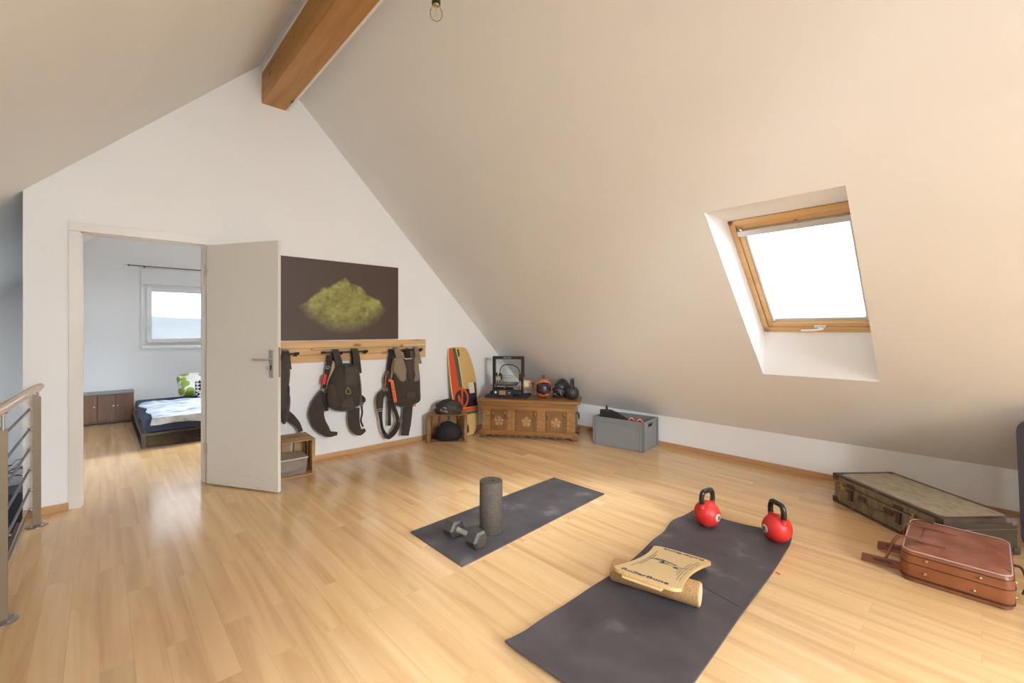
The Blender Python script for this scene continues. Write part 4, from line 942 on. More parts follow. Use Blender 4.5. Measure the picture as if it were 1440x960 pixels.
for sgn in (-1, 1):
    MB().lathe([(0.019, 0), (0.018, 0.006), (0.012, 0.009)], 18, frame((sgn*0.101, -0.030, 0.105), (0, 1, 0), (0, 0, sgn), (sgn, 0, 0))).build('visor_pivot', black_m, h1, smooth=40)
pieces(MB().bb(-0.052, -0.016, -0.134, -0.110, 0.020, 0.031, r=0.003).bb(0.022, 0.06, -0.128, -0.106, 0.012, 0.036, r=0.003), 'chin_vent', black_m, h1)
MB().tube([(0.078*math.sin(t), -0.088*math.cos(t), 0.199-0.022*t*t) for t in [(-0.9+1.8*i/12) for i in range(13)]], 0.0035, 6).build('visor_trim', mat('cream trim', (0.66, 0.58, 0.40), 0.4), h1, smooth=60)
MB().bb(-0.022, 0.022, -0.025, 0.025, 0.229, 0.241, r=0.004).bb(-0.006, 0.006, -0.008, 0.008, 0.239, 0.258, r=0.002).bb(-0.025, 0.025, -0.010, 0.010, 0.256, 0.270, r=0.003).build('camera_mount', black_m, h1)

h2 = thing('open_face_helmet', 'black open helmet with straps standing behind the dark kettlebell', 'helmet', onchest(0.950, 0.385, CH), cang-math.radians(15))
hm2 = mat('matt black shell', (0.050, 0.040, 0.036), 0.4, var=0.3, scale=14)
s2_ = shell(None, 0.098, 0.118, 0.105, 0, hm2, -0.9, 0.18, 0.95, 'shell', h2, zc=0.100, jaw=0)
md = s2_.modifiers.new('thickness', 'SOLIDIFY'); md.thickness = 0.008; md.offset = -1
MB().ball((0, 0.0, 0.098), (0.083, 0.10, 0.088), f=lambda v, d: Vector((v.x, v.y, max(v.z, -0.085)))).build('liner', mat('grey liner', (0.12, 0.11, 0.115), 0.9, var=0.5, scale=40), h2, smooth=60)
b = MB()
for q in (-0.035, 0, 0.035): b.tube([(q*1.0, -0.108*math.cos(t), 0.100+0.106*math.sin(t)) for t in [0.5+2.2*i/10 for i in range(11)]], 0.004, 6)
b.build('shell_rib', black_m, h2, smooth=60)
MB().bb(-0.020, 0.020, -0.02, 0.02, 0.203, 0.216, r=0.004).build('camera_mount', black_m, h2)
MB().tube([(-0.085, -0.055, 0.075), (-0.07, -0.098, 0.028), (-0.02, -0.118, 0.012), (0.03, -0.118, 0.014), (0.075, -0.09, 0.035), (0.088, -0.05, 0.08)], 0.007, 8, k=4).build('chin_strap', web_m, h2, smooth=60)
MB().ball((-0.06, -0.088, 0.085), (0.028, 0.022, 0.032), seg=12, rings=8).bb(-0.085, -0.04, -0.118, -0.085, 0.0, 0.028, r=0.005).build('goggles', mat('violet black plastic', (0.02, 0.012, 0.03), 0.2), h2, smooth=50)
MB().ribbon([(0.01, -0.112, 0.09), (0.03, -0.118, 0.05), (0.04, -0.122, 0.03)], 0.014, 0.003).build('buckle', chrome_m, h2)

def kettlebell(label, loc, rz, R, H, m_ball, m_grip, group=None, emblem=None, handle_r=0.0155):
    t = thing('kettlebell', label, 'kettlebell', loc, rz, group)
    zc = R*0.94; flat = math.acos(0.88)
    prof = []
    for i in range(30):
        a = PI-flat*0.0-(PI*i/29); z = math.cos(a)*R; r = math.sin(a)*R
        prof.append((r, max(z, -0.93*R)+0.93*R))
    MB().lathe(prof, 36, cap=True).build('bell', m_ball, t, smooth=50)
    zt = 1.62*R; hw = 0.66*R
    top = H-handle_r
    # arms: lower horns in the ball colour, upper grip black
    A = [(-hw*0.92, 0, 1.45*R), (-hw*1.02, 0, 1.85*R), (-hw*1.06, 0, 1.85*R+(top-1.85*R)*0.45), (-hw*0.78, 0, top-0.004), (0, 0, top+0.001), (hw*0.78, 0, top-0.004), (hw*1.06, 0, 1.85*R+(top-1.85*R)*0.45), (hw*1.02, 0, 1.85*R), (hw*0.92, 0, 1.45*R)]
    P = smooth_path(A, 6); n = len(P); c0 = int(n*0.13)
    pieces(MB().tube([Vector((P[0].x, 0, 1.40*R))]+P[:c0+1], [handle_r*1.5, handle_r*1.1], 14).tube(([Vector((P[-1].x, 0, 1.40*R))]+P[::-1][:c0+1]), [handle_r*1.5, handle_r*1.1], 14), 'horn', m_ball, t, smooth=50)
    MB().tube(P[c0-1:n-c0+1], handle_r, 16).build('grip', m_grip, t, smooth=50)
    if emblem:
        for sgn in (-1, 1):
            M_ = frame((0, sgn*(R+0.0005), 0.93*R), (-sgn, 0, 0), (0, 0, 1), (0, sgn, 0)) 
            e = MB().lathe([(0.0, -0.006), (0.024, -0.006), (0.025, -0.005), (0.023, -0.0025), (0.0, 0.0006)], 24, M_, cap=False).build('emblem', mat('pale emblem', (0.60, 0.50, 0.46), 0.5), t, smooth=50)
            tx = text_mesh(emblem, 0.034, M_ @ Matrix.Translation((0, 0, 0.0002)), mat('dark emblem print', (0.08, 0.03, 0.03), 0.5), 'weight_mark', e, thick=0.002)
    return t
red_v = mat('red vinyl', (0.66, 0.028, 0.020), 0.42, var=0.03, scale=6); gripm = mat('gloss black enamel', (0.022, 0.020, 0.019), 0.16)
kettlebell('dark grey kettlebell standing at the right end of the carved chest', onchest(1.085, 0.205, CH), math.radians(27), 0.080, 0.245, mat('charcoal iron', (0.036, 0.030, 0.026), 0.5, var=0.1, scale=10), mat('charcoal iron handle', (0.034, 0.029, 0.025), 0.45), handle_r=0.014)
kettlebell('red vinyl kettlebell at the far left corner of the long mat', (2.885, 1.222, 0.0105), math.radians(-12), 0.082, 0.240, red_v, gripm, 'red kettlebells on the long mat', '8')
kettlebell('red vinyl kettlebell at the far right corner of the long mat', (2.985, 0.845, 0.0105), math.radians(-127), 0.082, 0.240, red_v, gripm, 'red kettlebells on the long mat', '8')

# ------------------------------------------------------------------ grey stacking crate and what lies in it
ec = thing('stacking_crate', 'grey plastic stacking crate standing on the floor by the low wall', 'crate', (4.048, 2.991, 0), math.atan2(2.401-2.991, 4.123-4.048))
EW, ED, EH = 0.595, 0.40, 0.315
gpl = mat('grey polypropylene', (0.24, 0.24, 0.235), 0.42)
b = MB(); th = 0.004; i_ = 0.008
b.bb(i_, EW-i_, i_, i_+th, 0.0, EH-0.01).bb(i_, EW-i_, ED-i_-th, ED-i_, 0, EH-0.01).bb(i_, EW-i_, i_, ED-i_, 0.0, 0.006)
hz0, hz1, hy0, hy1 = EH-0.070, EH-0.040, ED/2-0.055, ED/2+0.055
for x in (i_, EW-i_-th):
    b.bb(x, x+th, i_, hy0, 0, EH-0.01).bb(x, x+th, hy1, ED-i_, 0, EH-0.01).bb(x, x+th, hy0, hy1, 0, hz0).bb(x, x+th, hy0, hy1, hz1, EH-0.01)
b.build('tub', gpl, ec)
b = MB().bb(0, EW, 0, 0.012, EH-0.014, EH, r=.002).bb(0, EW, ED-0.012, ED, EH-0.014, EH, r=.002).bb(0, 0.012, 0.012, ED-0.012, EH-0.014, EH, r=.002).bb(EW-0.012, EW, 0.012, ED-0.012, EH-0.014, EH, r=.002)
b.bb(0.002, EW-0.002, 0.002, 0.009, EH-0.075, EH-0.066).bb(0.002, EW-0.002, ED-0.009, ED-0.002, EH-0.075, EH-0.066).bb(0.0, EW, 0.002, 0.009, EH-0.042, EH-0.036)
b.build('rim', gpl, ec)
b = MB()
for x in (0.0, 0.035, 0.165, 0.275, 0.385, EW-0.043, EW-0.008):
    z0 = 0.0 if x in (0.0, 0.035, EW-0.043, EW-0.008) else EH-0.07
    b.bb(x, x+0.008, 0.0, 0.009, z0+0.004, EH-0.012, r=.001).bb(x, x+0.008, ED-0.009, ED, z0+0.004, EH-0.012, r=.001)
for y in (0.0, 0.032, ED-0.040, ED-0.008):
    for x in (0.0, EW-0.009): b.bb(x, x+0.009, y, y+0.008, 0.004, EH-0.012, r=.001)
b.bb(EW-0.009, EW, hy0-0.02, hy1+0.02, hz1+0.004, hz1+0.012).bb(EW-0.009, EW, hy0-0.02, hy1+0.02, hz0-0.010, hz0-0.002).bb(0, .009, hy0-0.02, hy1+0.02, hz0-0.010, hz0-0.002)
b.build('rib', gpl, ec)
EM = Tm(ec.location, ec.rotation_euler.z)
fn = thing('folded_wetsuit', 'black folded fabric gear with a pointed tip sticking out of the grey crate', 'gear', EM @ Vector((0.2, 0.15, 0.01)), ec.rotation_euler.z)
b = MB()
b.add([(-0.165, -0.06, 0.235), (0.15, -0.06, 0.270), (0.15, 0.02, 0.270), (-0.165, 0.06, 0.235), (-0.170, -0.045, 0.370), (-0.06, -0.05, 0.365), (0.03, -0.05, 0.345), (0.155, -0.07, 0.290), (0.165, -0.02, 0.285), (0.15, 0.02, 0.290), (0.02, 0.05, 0.335), (-0.165, 0.03, 0.36), (-0.05, 0.0, 0.372)],
      [[3, 2, 1, 0], [0, 1, 7, 6, 5, 4], [1, 2, 9, 8, 7], [2, 3, 11, 10, 9], [3, 0, 4, 11], [4, 5, 12], [4, 12, 11], [11, 12, 10], [5, 6, 12], [6, 10, 12], [6, 7, 8, 9, 10]])
o_ = b.build('folded_fabric', mat('black neoprene', (0.028, 0.020, 0.018), 0.75), fn)
md = o_.modifiers.new('soft edges', 'BEVEL'); md.width = 0.012; md.segments = 2
MB().tube([(-0.085, -0.035, 0.350), (-0.088, -0.035, 0.405), (-0.094, -0.033, 0.425)], [0.022, 0.012, 0.004], 8).build('pointed_tip', MATS['black neoprene'], fn, smooth=60)
for i, (x, y, z, col, nm, lb) in enumerate(((0.395, 0.165, 0.284, 'signal red fabric', 'ribbon_knot', 'small red and white knotted ribbon lying in the grey crate'), (0.485, 0.165, 0.280, 'signal red fabric', 'clip', 'red and silver clip lying at the right end of the grey crate'))):
    t = thing(nm, lb, 'ribbon' if i == 0 else 'clip', EM @ Vector((x, y, z)), ec.rotation_euler.z+0.3*i)
    MB().tube([(-0.04, 0, 0.0), (-0.02, 0.01, 0.028), (0.0, 0, 0.01), (0.02, -0.01, 0.03), (0.04, 0, 0.002)], 0.010, 8, k=4).build('loop', MATS[col], t, smooth=60)
    MB().tube([(-0.03, -0.012, 0.012), (0.0, -0.016, 0.034), (0.03, -0.014, 0.008)], 0.006, 8, k=4).build('pale_band', mat('pale band', (0.62, 0.58, 0.54), 0.4), t, smooth=60)
gear = thing('dark_bundle', 'dark cloth bundle filling the bottom of the grey crate', 'cloth', EM @ Vector((0.415, 0.24, 0.0075)), ec.rotation_euler.z)
MB().ball((0, 0, 0.134), (0.155, 0.125, 0.134), f=lambda v, d: Vector((max(-.15, min(.15, v.x*1.3)), max(-.11, min(.11, v.y*1.3)), v.z))*(1+0.05*noise.noise(d*4))).build('cloth_bundle', mat('blue black cloth', (0.018, 0.020, 0.028), 0.85), gear, smooth=60)

# ------------------------------------------------------------------ exercise mats
def mat_mesh(corners, nx, ny, th, zf, name, m, parent=None, edge=None):
    """corners: function (s,t)->(x,y); zf height of the underside"""
    b = MB(); vs = []; fs = []
    for k in (0, 1):
        for i in range(nx+1):
            for j in range(ny+1):
                s_, t_ = i/nx, j/ny; x, y = corners(s_, t_); vs.append((x, y, zf(s_, t_)+k*th))
    N1 = (nx+1)*(ny+1); ix = lambda k, i, j: k*N1+i*(ny+1)+j
    for i in range(nx):
        for j in range(ny):
            fs.append([ix(1, i, j), ix(1, i+1, j), ix(1, i+1, j+1), ix(1, i, j+1)]); fs.append([ix(0, i, j), ix(0, i, j+1), ix(0, i+1, j+1), ix(0, i+1, j)])
    for i in range(nx):
        for j in (0, ny): fs.append([ix(0, i, j), ix(0, i+1, j), ix(1, i+1, j), ix(1, i, j)])
    for j in range(ny):
        for i in (0, nx): fs.append([ix(0, i, j), ix(0, i, j+1), ix(1, i, j+1), ix(1, i, j)])
    return b.add(vs, fs).build(name, m, parent, smooth=50)
q = [(1.426, 1.915), (2.869, 2.009), (2.866, 2.528), (1.432, 2.467)]
def bil(s_, t_): return tuple((q[0][k]*(1-s_)+q[1][k]*s_)*(1-t_)+(q[3][k]*(1-s_)+q[2][k]*s_)*t_ for k in (0, 1))
m1 = mat_mesh(bil, 24, 10, 0.007, lambda s_, t_: 0.0006, 'exercise_mat', rubber_m)
tag(m1, 'short flat black exercise mat under the foam roller and the dumbbell', 'exercise mat', 'exercise mats')
# long wavy mat made of two joined halves
UE = [(1.18, 1.300), (1.45, 1.318), (1.75, 1.322), (2.0, 1.318), (2.2, 1.330), (2.436, 1.352), (2.60, 1.372), (2.743, 1.398), (2.90, 1.400), (3.045, 1.380)]
LE = [(1.24, 0.690), (1.40, 0.700), (1.576, 0.712), (1.80, 0.722), (2.077, 0.736), (2.30, 0.742), (2.573, 0.752), (2.80, 0.764), (2.98, 0.778), (3.105, 0.795)]
def lerp_l(L_, t):
    n = len(L_)-1; i = min(int(t*n), n-1); f_ = t*n-i; return (L_[i][0]*(1-f_)+L_[i+1][0]*f_, L_[i][1]*(1-f_)+L_[i+1][1]*f_)
UEs = [(v.x, v.y) for v in smooth_path([(a, b_, 0) for a, b_ in UE], 4)]; LEs = [(v.x, v.y) for v in smooth_path([(a, b_, 0) for a, b_ in LE], 4)]
def wavy(s0, s1):
    def g(s_, t_):
        u = s0+(s1-s0)*s_; a = lerp_l(LEs, u); c = lerp_l(UEs, u); return (a[0]*(1-t_)+c[0]*t_, a[1]*(1-t_)+c[1]*t_)
    return g
def lift(s0, s1):
    def g(s_, t_):
        u = s0+(s1-s0)*s_
        e = max(0, abs(t_-0.5)*2-0.82)/0.18
        near = max(0, (0.06-u)/0.06)
        calm = 1-math.exp(-((u-0.34)/0.15)**4) if abs(u-0.34) < 0.4 else 1
        z = 0.0006+0.012*e*calm*(0.5+0.5*math.sin(u*26))*(1 if t_ > 0.5 else 0.35)
        z += 0.030*near**1.5*(0.4+0.6*t_) + 0.022*max(0, (u-0.965)/0.035)**1.5*max(0, 1-t_*2.2)
        return z
    return g
t2 = thing('exercise_mat', 'long wavy black exercise mat under the balance board and red kettlebells', 'exercise mat', (2.1, 1.05, 0), 0, 'exercise mats')
def shift(g): return lambda s_, t_: tuple(a-b_ for a, b_ in zip(g(s_, t_), (2.1, 1.05)))
SPL_ = 0.475
mat_mesh(shift(wavy(0, SPL_-0.001)), 50, 18, 0.009, lift(0, SPL_), 'mat_half', rubber_m, t2)
mat_mesh(shift(wavy(SPL_+0.001, 1)), 50, 18, 0.009, lift(SPL_, 1), 'mat_half', rubber_m, t2)
rt = thing('red_tag', 'tiny red cord tag lying beside the edge of the long mat', 'tag', (2.60, 0.742, 0.001))
MB().tube([(0, 0, 0.003), (0.003, -0.006, 0.004), (-0.005, -0.014, 0.003), (-0.004, -0.022, 0.003)], 0.0025, 6, k=3).build('cord', red_m, rt, smooth=50)

# foam roller
fr_ = thing('foam_roller', 'dark brown speckled foam roller standing upright on the short mat', 'foam roller', (1.812, 2.128, 0.0078))
foam = mottled('speckled black foam', [(0.40, (0.052, 0.040, 0.029)), (0.60, (0.085, 0.066, 0.046)), (0.76, (0.17, 0.14, 0.10))], 230, 0.7, detail=2, bump=0.25)
MB().lathe([(0.0215, 0), (0.0705, 0), (0.0725, 0.003), (0.0725, 0.317), (0.0705, 0.320), (0.0215, 0.320), (0.0215, 0.0)], 48, cap=False).build('foam_tube', foam, fr_, smooth=40)

# hex dumbbell
A_ = Vector((1.598, 2.235, 0)); B_ = Vector((1.612, 2.025, 0)); dd = (B_-A_).normalized(); Lq = (B_-A_).length
db = thing('hex_dumbbell', 'black hexagonal dumbbell with a chrome handle lying on the short mat', 'dumbbell', ((A_+B_)/2)+Vector((0, 0, 0.0078)), math.atan2(dd.y, dd.x))
hexm = mat('black hex rubber', (0.050, 0.042, 0.034), 0.38, bump=0.1, bscale=200)
for sgn in (-1, 1):
    ap = 0.051; R6 = ap/math.cos(PI/6); b = MB()
    prof = [(-0.046, 0.70), (-0.036, 1.0), (0.036, 1.0), (0.048, 0.72)]
    vs = []; fs = []
    for x, k in prof:
        for j in range(6): a = PI/3*j; vs.append((sgn*(Lq/2+0.0+x), R6*k*math.cos(a), ap+R6*k*math.sin(a)))
    for i in range(3):
        for j in range(6): fs.append([i*6+j, i*6+(j+1) % 6, (i+1)*6+(j+1) % 6, (i+1)*6+j])
    fs.append(list(range(6))); fs.append([18+j for j in range(6)])
    o_ = b.add(vs, fs).build('hex_head', hexm, db); md = o_.modifiers.new('edge', 'BEVEL'); md.width = 0.002; md.segments = 2
h_ = MB(); hx_ = Lq/2-0.040
h_.tube([(-hx_-0.01, 0, 0.051), (0, 0, 0.051), (hx_+0.01, 0, 0.051)], 0.0155, 18)
h_.build('handle', mat('knurled chrome', (0.62, 0.60, 0.54), 0.3, 1.0, bump=0.6, bscale=700), db, smooth=40)
pieces(MB().lathe([(0.021, -hx_-0.004), (0.021, -hx_+0.010)], 20, frame((0, 0, 0.051), (0, 1, 0), (0, 0, 1), (1, 0, 0))).lathe([(0.021, hx_-0.010), (0.021, hx_+0.004)], 20, frame((0, 0, 0.051), (0, 1, 0), (0, 0, 1), (1, 0, 0))), 'collar', chrome_m, db, smooth=40)

# cork roller and balance board
MZ = 0.0098
ckA = Vector((1.912, 1.285, MZ+0.054)); ckB = Vector((2.017, 0.885, MZ+0.054)); ca = (ckB-ckA).normalized()
ck = thing('cork_roller', 'light brown cork roller lying across the long mat under the balance board', 'roller', (ckA+ckB)/2-Vector((0, 0, 0.054)), math.atan2(ca.y, ca.x))
Lc = (ckB-ckA).length
cork = mottled('cork', [(0.34, (0.34, 0.17, 0.055)), (0.50, (0.45, 0.255, 0.10)), (0.68, (0.55, 0.35, 0.16))], 190, 0.85, detail=4, bump=0.2)
rc = 0.054
MB().lathe([(0.0, -Lc/2), (rc-0.004, -Lc/2), (rc, -Lc/2+0.004), (rc, Lc/2-0.004), (rc-0.004, Lc/2), (0.0, Lc/2)], 44, frame((0, 0, rc), (0, 1, 0), (0, 0, 1), (1, 0, 0)), cap=False).build('cork_cylinder', cork, ck, smooth=35)
for sgn in (-1, 1):
    MB().lathe([(0.0, 0.0), (rc-0.006, 0.0), (rc-0.006, 0.0015), (0, 0.0015)], 44, frame((sgn*Lc/2 - (0.0 if sgn > 0 else 0.0), 0, rc), (0, 1, 0), (0, 0, sgn), (sgn, 0, 0)), cap=False).build('end_face', mat('pale cork end', (0.70, 0.52, 0.34), 0.85), ck)
zn = 0.20; zf_ = 0.042
for _ in range(30):      # the near end is raised until the underside rests on the roller
    nm_ = (atZ(863, 797, zn)+atZ(957, 833, zn))/2; fm_ = (atZ(919, 766, zf_)+atZ(1002, 787, zf_))/2; cm_ = (ckA+ckB)/2
    dr_ = (fm_-nm_); t_q = ((cm_-nm_).x*dr_.x+(cm_-nm_).y*dr_.y)/(dr_.x**2+dr_.y**2)
    zn += ((MZ+0.108+0.0190)-(zn+(zf_-zn)*t_q))*0.8
bq = {'nl': atZ(863, 797, zn), 'nr': atZ(957, 833, zn), 'fl': atZ(919, 766, zf_), 'fr': atZ(1002, 787, zf_)}

ex = ((bq['nr']-bq['nl'])+(bq['fr']-bq['fl'])).normalized(); ey0 = ((bq['fl']-bq['nl'])+(bq['fr']-bq['nr']))
ey = (ey0-ex*ey0.dot(ex)).normalized(); ez = ex.cross(ey).normalized()
oc = (bq['nl']+bq['nr']+bq['fl']+bq['fr'])/4
BWn = (bq['nr']-bq['nl']).length/2; BWf = (bq['fr']-bq['fl']).length/2; BL = (((bq['fl']+bq['fr'])-(bq['nl']+bq['nr']))/2).length/2*0.985
bdw = (BWn+BWf)/2*0.985
bd = thing('balance_board', 'pale wooden balance board with RollerBone lettering resting on the cork roller', 'balance board', (oc.x, oc.y, 0), 0)
MBd = frame(oc, ex, ey, ez)
def bow(x, y): return 0.0
half = []
N_ = 20
left = []; right = []
def wx(t): return bdw*(1-0.19*(1-t*t))*(1.0)
rcn = 0.045
pts = []
for i in range(N_+1):
    t = -1+2*i/N_; pts.append((wx(t), t*(BL-rcn*0.9)))
corner = [(wx(1)-rcn*(1-math.cos(a))*1.0, BL-rcn+rcn*math.sin(a)) for a in [PI/2*i/6 for i in range(1, 7)]]
topedge = [(x, BL-0.0+0.006*(1-(x/bdw)**2)) for x in [bdw-rcn-(2*(bdw-rcn))*i/8 for i in range(1, 8)]]
rightside = [(wx(-1+2*i/N_), (-1+2*i/N_)*(BL-rcn)) for i in range(N_+1)]
out = rightside+corner+topedge+[(-x, y) for x, y in corner[::-1]]+[(-x, y) for x, y in rightside[::-1]]+[(-x, -y) for x, y in corner]+[(-x, -y) for x, y in topedge]+[(x, -y) for x, y in corner[::-1]]
ply = wood('birch plywood', (0.66, 0.45, 0.20), (0.76, 0.55, 0.28), 'X', 0.6, 0.42); plyedge = wood('plywood edge', (0.55, 0.30, 0.10), (0.72, 0.44, 0.18), 'X', 2, 0.5)
face = MB().prism(out, -0.0015, 0.0, MBd).build('deck', mat('lacquered birch', (0.70, 0.50, 0.235), 0.4, var=0.02, scale=5), bd, True)
MB().prism([(x*0.998, y*0.998) for x, y in out], -0.014, -0.0015, MBd).build('ply_core', plyedge, bd, True)
MB().bb(-bdw+0.05, bdw-0.075, -BL+0.002, -BL+0.03, -0.030, -0.014, MBd, 0.003).build('stop_batten', ply, bd, True)
MB().bb(-bdw+0.05, bdw-0.075, BL-0.03, BL-0.002, -0.030, -0.014, MBd, 0.003).build('stop_batten', ply, bd, True)
ink = mat('navy print', (0.035, 0.04, 0.075), 0.5)
text_mesh('RollerBone', 0.048, MBd @ Matrix.Translation((-0.01, -BL+0.037, 0.0004)), ink, 'lettering', face, width=0.212, world=True, bold=0.0012)
text_mesh('RollerBone', 0.048, MBd @ Matrix.Rotation(PI, 4, 'Z') @ Matrix.Translation((-0.01, -BL+0.037, 0.0004)), ink, 'lettering', face, width=0.212, world=True, bold=0.0012)
def ink_line(b, pts, w_): b.ribbon([MBd @ Vector((x, y, 0.0006)) for x, y in pts], w_, 0.0006, nrm=ez, k=4)
b = MB()
for sgn in (-1, 1):
    for o_, s0 in ((0.030, 0.62), (0.042, 0.40)):
        ink_line(b, [(sgn*(wx(t)-o_), t*BL) for t in (-s0, -s0/2, 0, s0/2, s0)], 0.0022)
pieces(b, 'side_line', ink, face, True)
b = MB()   # rider emblem
for p_, w_ in (([(-0.065, 0.045), (-0.035, 0.030), (-0.015, 0.005)], 0.010), ([(-0.045, 0.06), (0.0, 0.045), (0.045, 0.028)], 0.013), ([(-0.015, 0.005), (-0.025, 0.03), (-0.02, 0.05)], 0.014), ([(-0.03, -0.01), (-0.015, 0.006), (0.01, 0.018)], 0.010), ([(-0.035, -0.012), (0.03, 0.0), (0.10, 0.022)], 0.004)):
    ink_line(b, p_, w_)
b.prism([(0.052+0.013*math.cos(a), -0.018+0.013*math.sin(a)) for a in [2*PI*i/14 for i in range(14)]], 0.0002, 0.0009, MBd)
for i in range(5): ink_line(b, [(-0.085+i*0.008, 0.01+i*0.004), (-0.080+i*0.008, 0.045+i*0.004)], 0.0022)
b.build('rider_emblem', ink, face, True)
b = MB()
for i in range(22):
    t = -0.62+i*0.055
    if i % 6 != 5: ink_line(b, [(wx(t)-0.016, t*BL), (wx(t+0.03)-0.016, (t+0.033)*BL)], 0.006)
for i in range(6): ink_line(b, [(wx(0)-0.052, -0.10*BL-0.05+i*0.016), (wx(0)-0.052, -0.10*BL-0.05+i*0.016+0.010)], 0.006)
b.build('small_print', mat('grey print', (0.30, 0.26, 0.20), 0.5), face, True)

# ------------------------------------------------------------------ old suitcase
so = Vector((4.02, 0.762, 0)); sa = math.atan2(0.147-0.762, 3.485-4.02); SL, SW, SH = 0.815, 0.45, 0.208
# local x runs from the left front corner to the right front corner, local y to the back
cs = thing('old_suitcase', 'old beige fibre suitcase with brass locks and brown corners lying flat by the low wall', 'suitcase', so, sa)
canv = mottled('worn beige canvas', [(0.3, (0.26, 0.205, 0.135)), (0.5, (0.34, 0.28, 0.195)), (0.72, (0.43, 0.365, 0.27))], 8, 0.7, stretch=(2, 7, 7), detail=8)
canv2 = mottled('worn olive canvas', [(0.3, (0.17, 0.13, 0.08)), (0.5, (0.235, 0.185, 0.115)), (0.72, (0.30, 0.245, 0.16))], 8, 0.75, stretch=(4, 4, 1), detail=8)
ledg = mottled('dark brown leather edging', [(0.3, (0.045, 0.026, 0.018)), (0.6, (0.10, 0.065, 0.045)), (0.82, (0.30, 0.24, 0.18))], 9, 0.55, detail=8)
MB().bb(0.004, SL-0.004, 0.004, SW-0.004, 0.002, SH*0.70, r=0.012).build('lower_shell', canv2, cs, smooth=30)
lidz = SH*0.70
ld = MB().bb(0.0, SL, 0.0, SW, lidz+0.003, SH-0.002, r=0.014).build('lid', canv2, cs, smooth=30)
MB().bb(0.030, SL-0.034, 0.026, SW-0.022, SH-0.006, SH+0.0015, r=0.002).build('lid_panel', canv, ld)
b = MB()
e = 0.031
z0, z1 = SH-0.020, SH+0.003
b.bb(-0.003, SL+0.003, -0.003, e, z0+0.006, z1, r=0.005).bb(-0.003, SL+0.003, SW-e+0.006, SW+0.003, z0, z1, r=0.005).bb(-0.003, e, -0.003, SW+0.003, z0, z1, r=0.005).bb(SL-e-0.004, SL+0.003, -0.003, SW+0.003, z0-0.006, z1, r=0.005)
b.build('leather_edging', ledg, ld, smooth=30)
b = MB().bb(0.0, SL, -0.002, 0.004, 0.0, 0.018, r=.002).bb(-0.002, 0.004, 0, SW, 0.0, 0.018, r=.002).bb(SL-0.004, SL+0.002, 0, SW, 0.0, 0.018, r=.002).bb(0, SL, SW-0.004, SW+0.002, 0, 0.018, r=.002)
b.build('bottom_edging', ledg, cs)
for x in (0.0, SL):
    for y in (0.0, SW):
        sx = 1 if x == 0 else -1; sy = 1 if y == 0 else -1
        MB().box((x+sx*0.022, y+sy*0.022, SH-0.018), (0.054, 0.054, 0.046), r=0.012).build('corner_cap', ledg, ld, smooth=40)
        MB().box((x+sx*0.016, y+sy*0.016, 0.023), (0.042, 0.042, 0.042), r=0.010).build('corner_cap', ledg, cs, smooth=40)
brass = mat('worn brass', (0.50, 0.38, 0.17), 0.35, 0.85)
MB().bb(SL-0.0045, SL-0.002, 0.012, SW-0.012, 0.018, lidz-0.004).build('shaded_end_panel', mat('shaded end fibre', (0.065, 0.045, 0.028), 0.7, var=0.15, scale=8), cs)  # added dark panel; the shade on this end is put into its brown
MB().bb(SL-0.0045, SL+0.0006, 0.012, SW-0.012, lidz+0.006, SH-0.022).build('shaded_end_panel', MATS['shaded end fibre'], ld)  # same painted shade on the lid's end
dleath = mat('dark brown leather', (0.085, 0.038, 0.028), 0.5, var=0.2, scale=30)
for x in (0.085, 0.640):
    lk = MB().bb(x-0.028, x+0.028, -0.006, 0.002, lidz-0.034, lidz-0.004, r=0.003).build('lock', brass, cs)
    MB().bb(x-0.011, x+0.011, -0.009, 0.0, lidz-0.004, lidz+0.024, r=0.003).lathe([(0.009, 0), (0.008, 0.005)], 14, Tm((x, -0.008, lidz+0.012), rx=PI/2)).lathe([(0.011, 0), (0.009, 0.006)], 14, Tm((x+0.014, -0.006, lidz-0.022), rx=PI/2)).build('hasp', brass, lk, smooth=40)
    MB().bb(x-0.020, x-0.013, -0.0075, -0.005, lidz-0.032, lidz-0.014).build('keyhole', MATS['keyhole black'], lk)
for x in (0.165, 0.535):
    MB().bb(x-0.016, x+0.016, -0.009, 0.001, lidz-0.085, lidz-0.012, r=0.003).box((x, -0.008, lidz-0.018), (0.052, 0.012, 0.020), r=0.005).build('handle_tab', dleath, cs, smooth=40)
    MB().bb(x-0.034, x+0.034, -0.0065, 0.0, lidz+0.010, lidz+0.030, r=0.004).build('lid_pad', dleath, ld)
    pieces(MB().ball((x-0.010, -0.001, lidz-0.104), 0.003, seg=6, rings=5).ball((x+0.010, -0.001, lidz-0.104), 0.003, seg=6, rings=5), 'rivet', MATS['keyhole black'], cs)
for x in (0.262, 0.462):
    MB().bb(x-0.032, x+0.032, -0.008, 0.001, lidz-0.055, lidz-0.018, r=0.006).build('handle_mount', dleath, cs, smooth=40)
MB().tube([(0.268, -0.012, lidz-0.038), (0.300, -0.018, lidz-0.048), (0.362, -0.020, lidz-0.058), (0.424, -0.018, lidz-0.048), (0.456, -0.012, lidz-0.038)], 0.0065, 10, k=4).build('carry_handle', mat('brown handle', (0.16, 0.085, 0.06), 0.45), cs, smooth=60)

# ------------------------------------------------------------------ tan leather travel bag lying on its side
lb_ = thing('leather_bag', 'tan leather travel bag with brass studs lying on its side at the right', 'bag', (3.0175, 0.290, 0), math.atan2(-0.098-0.290, 3.017-3.0175))
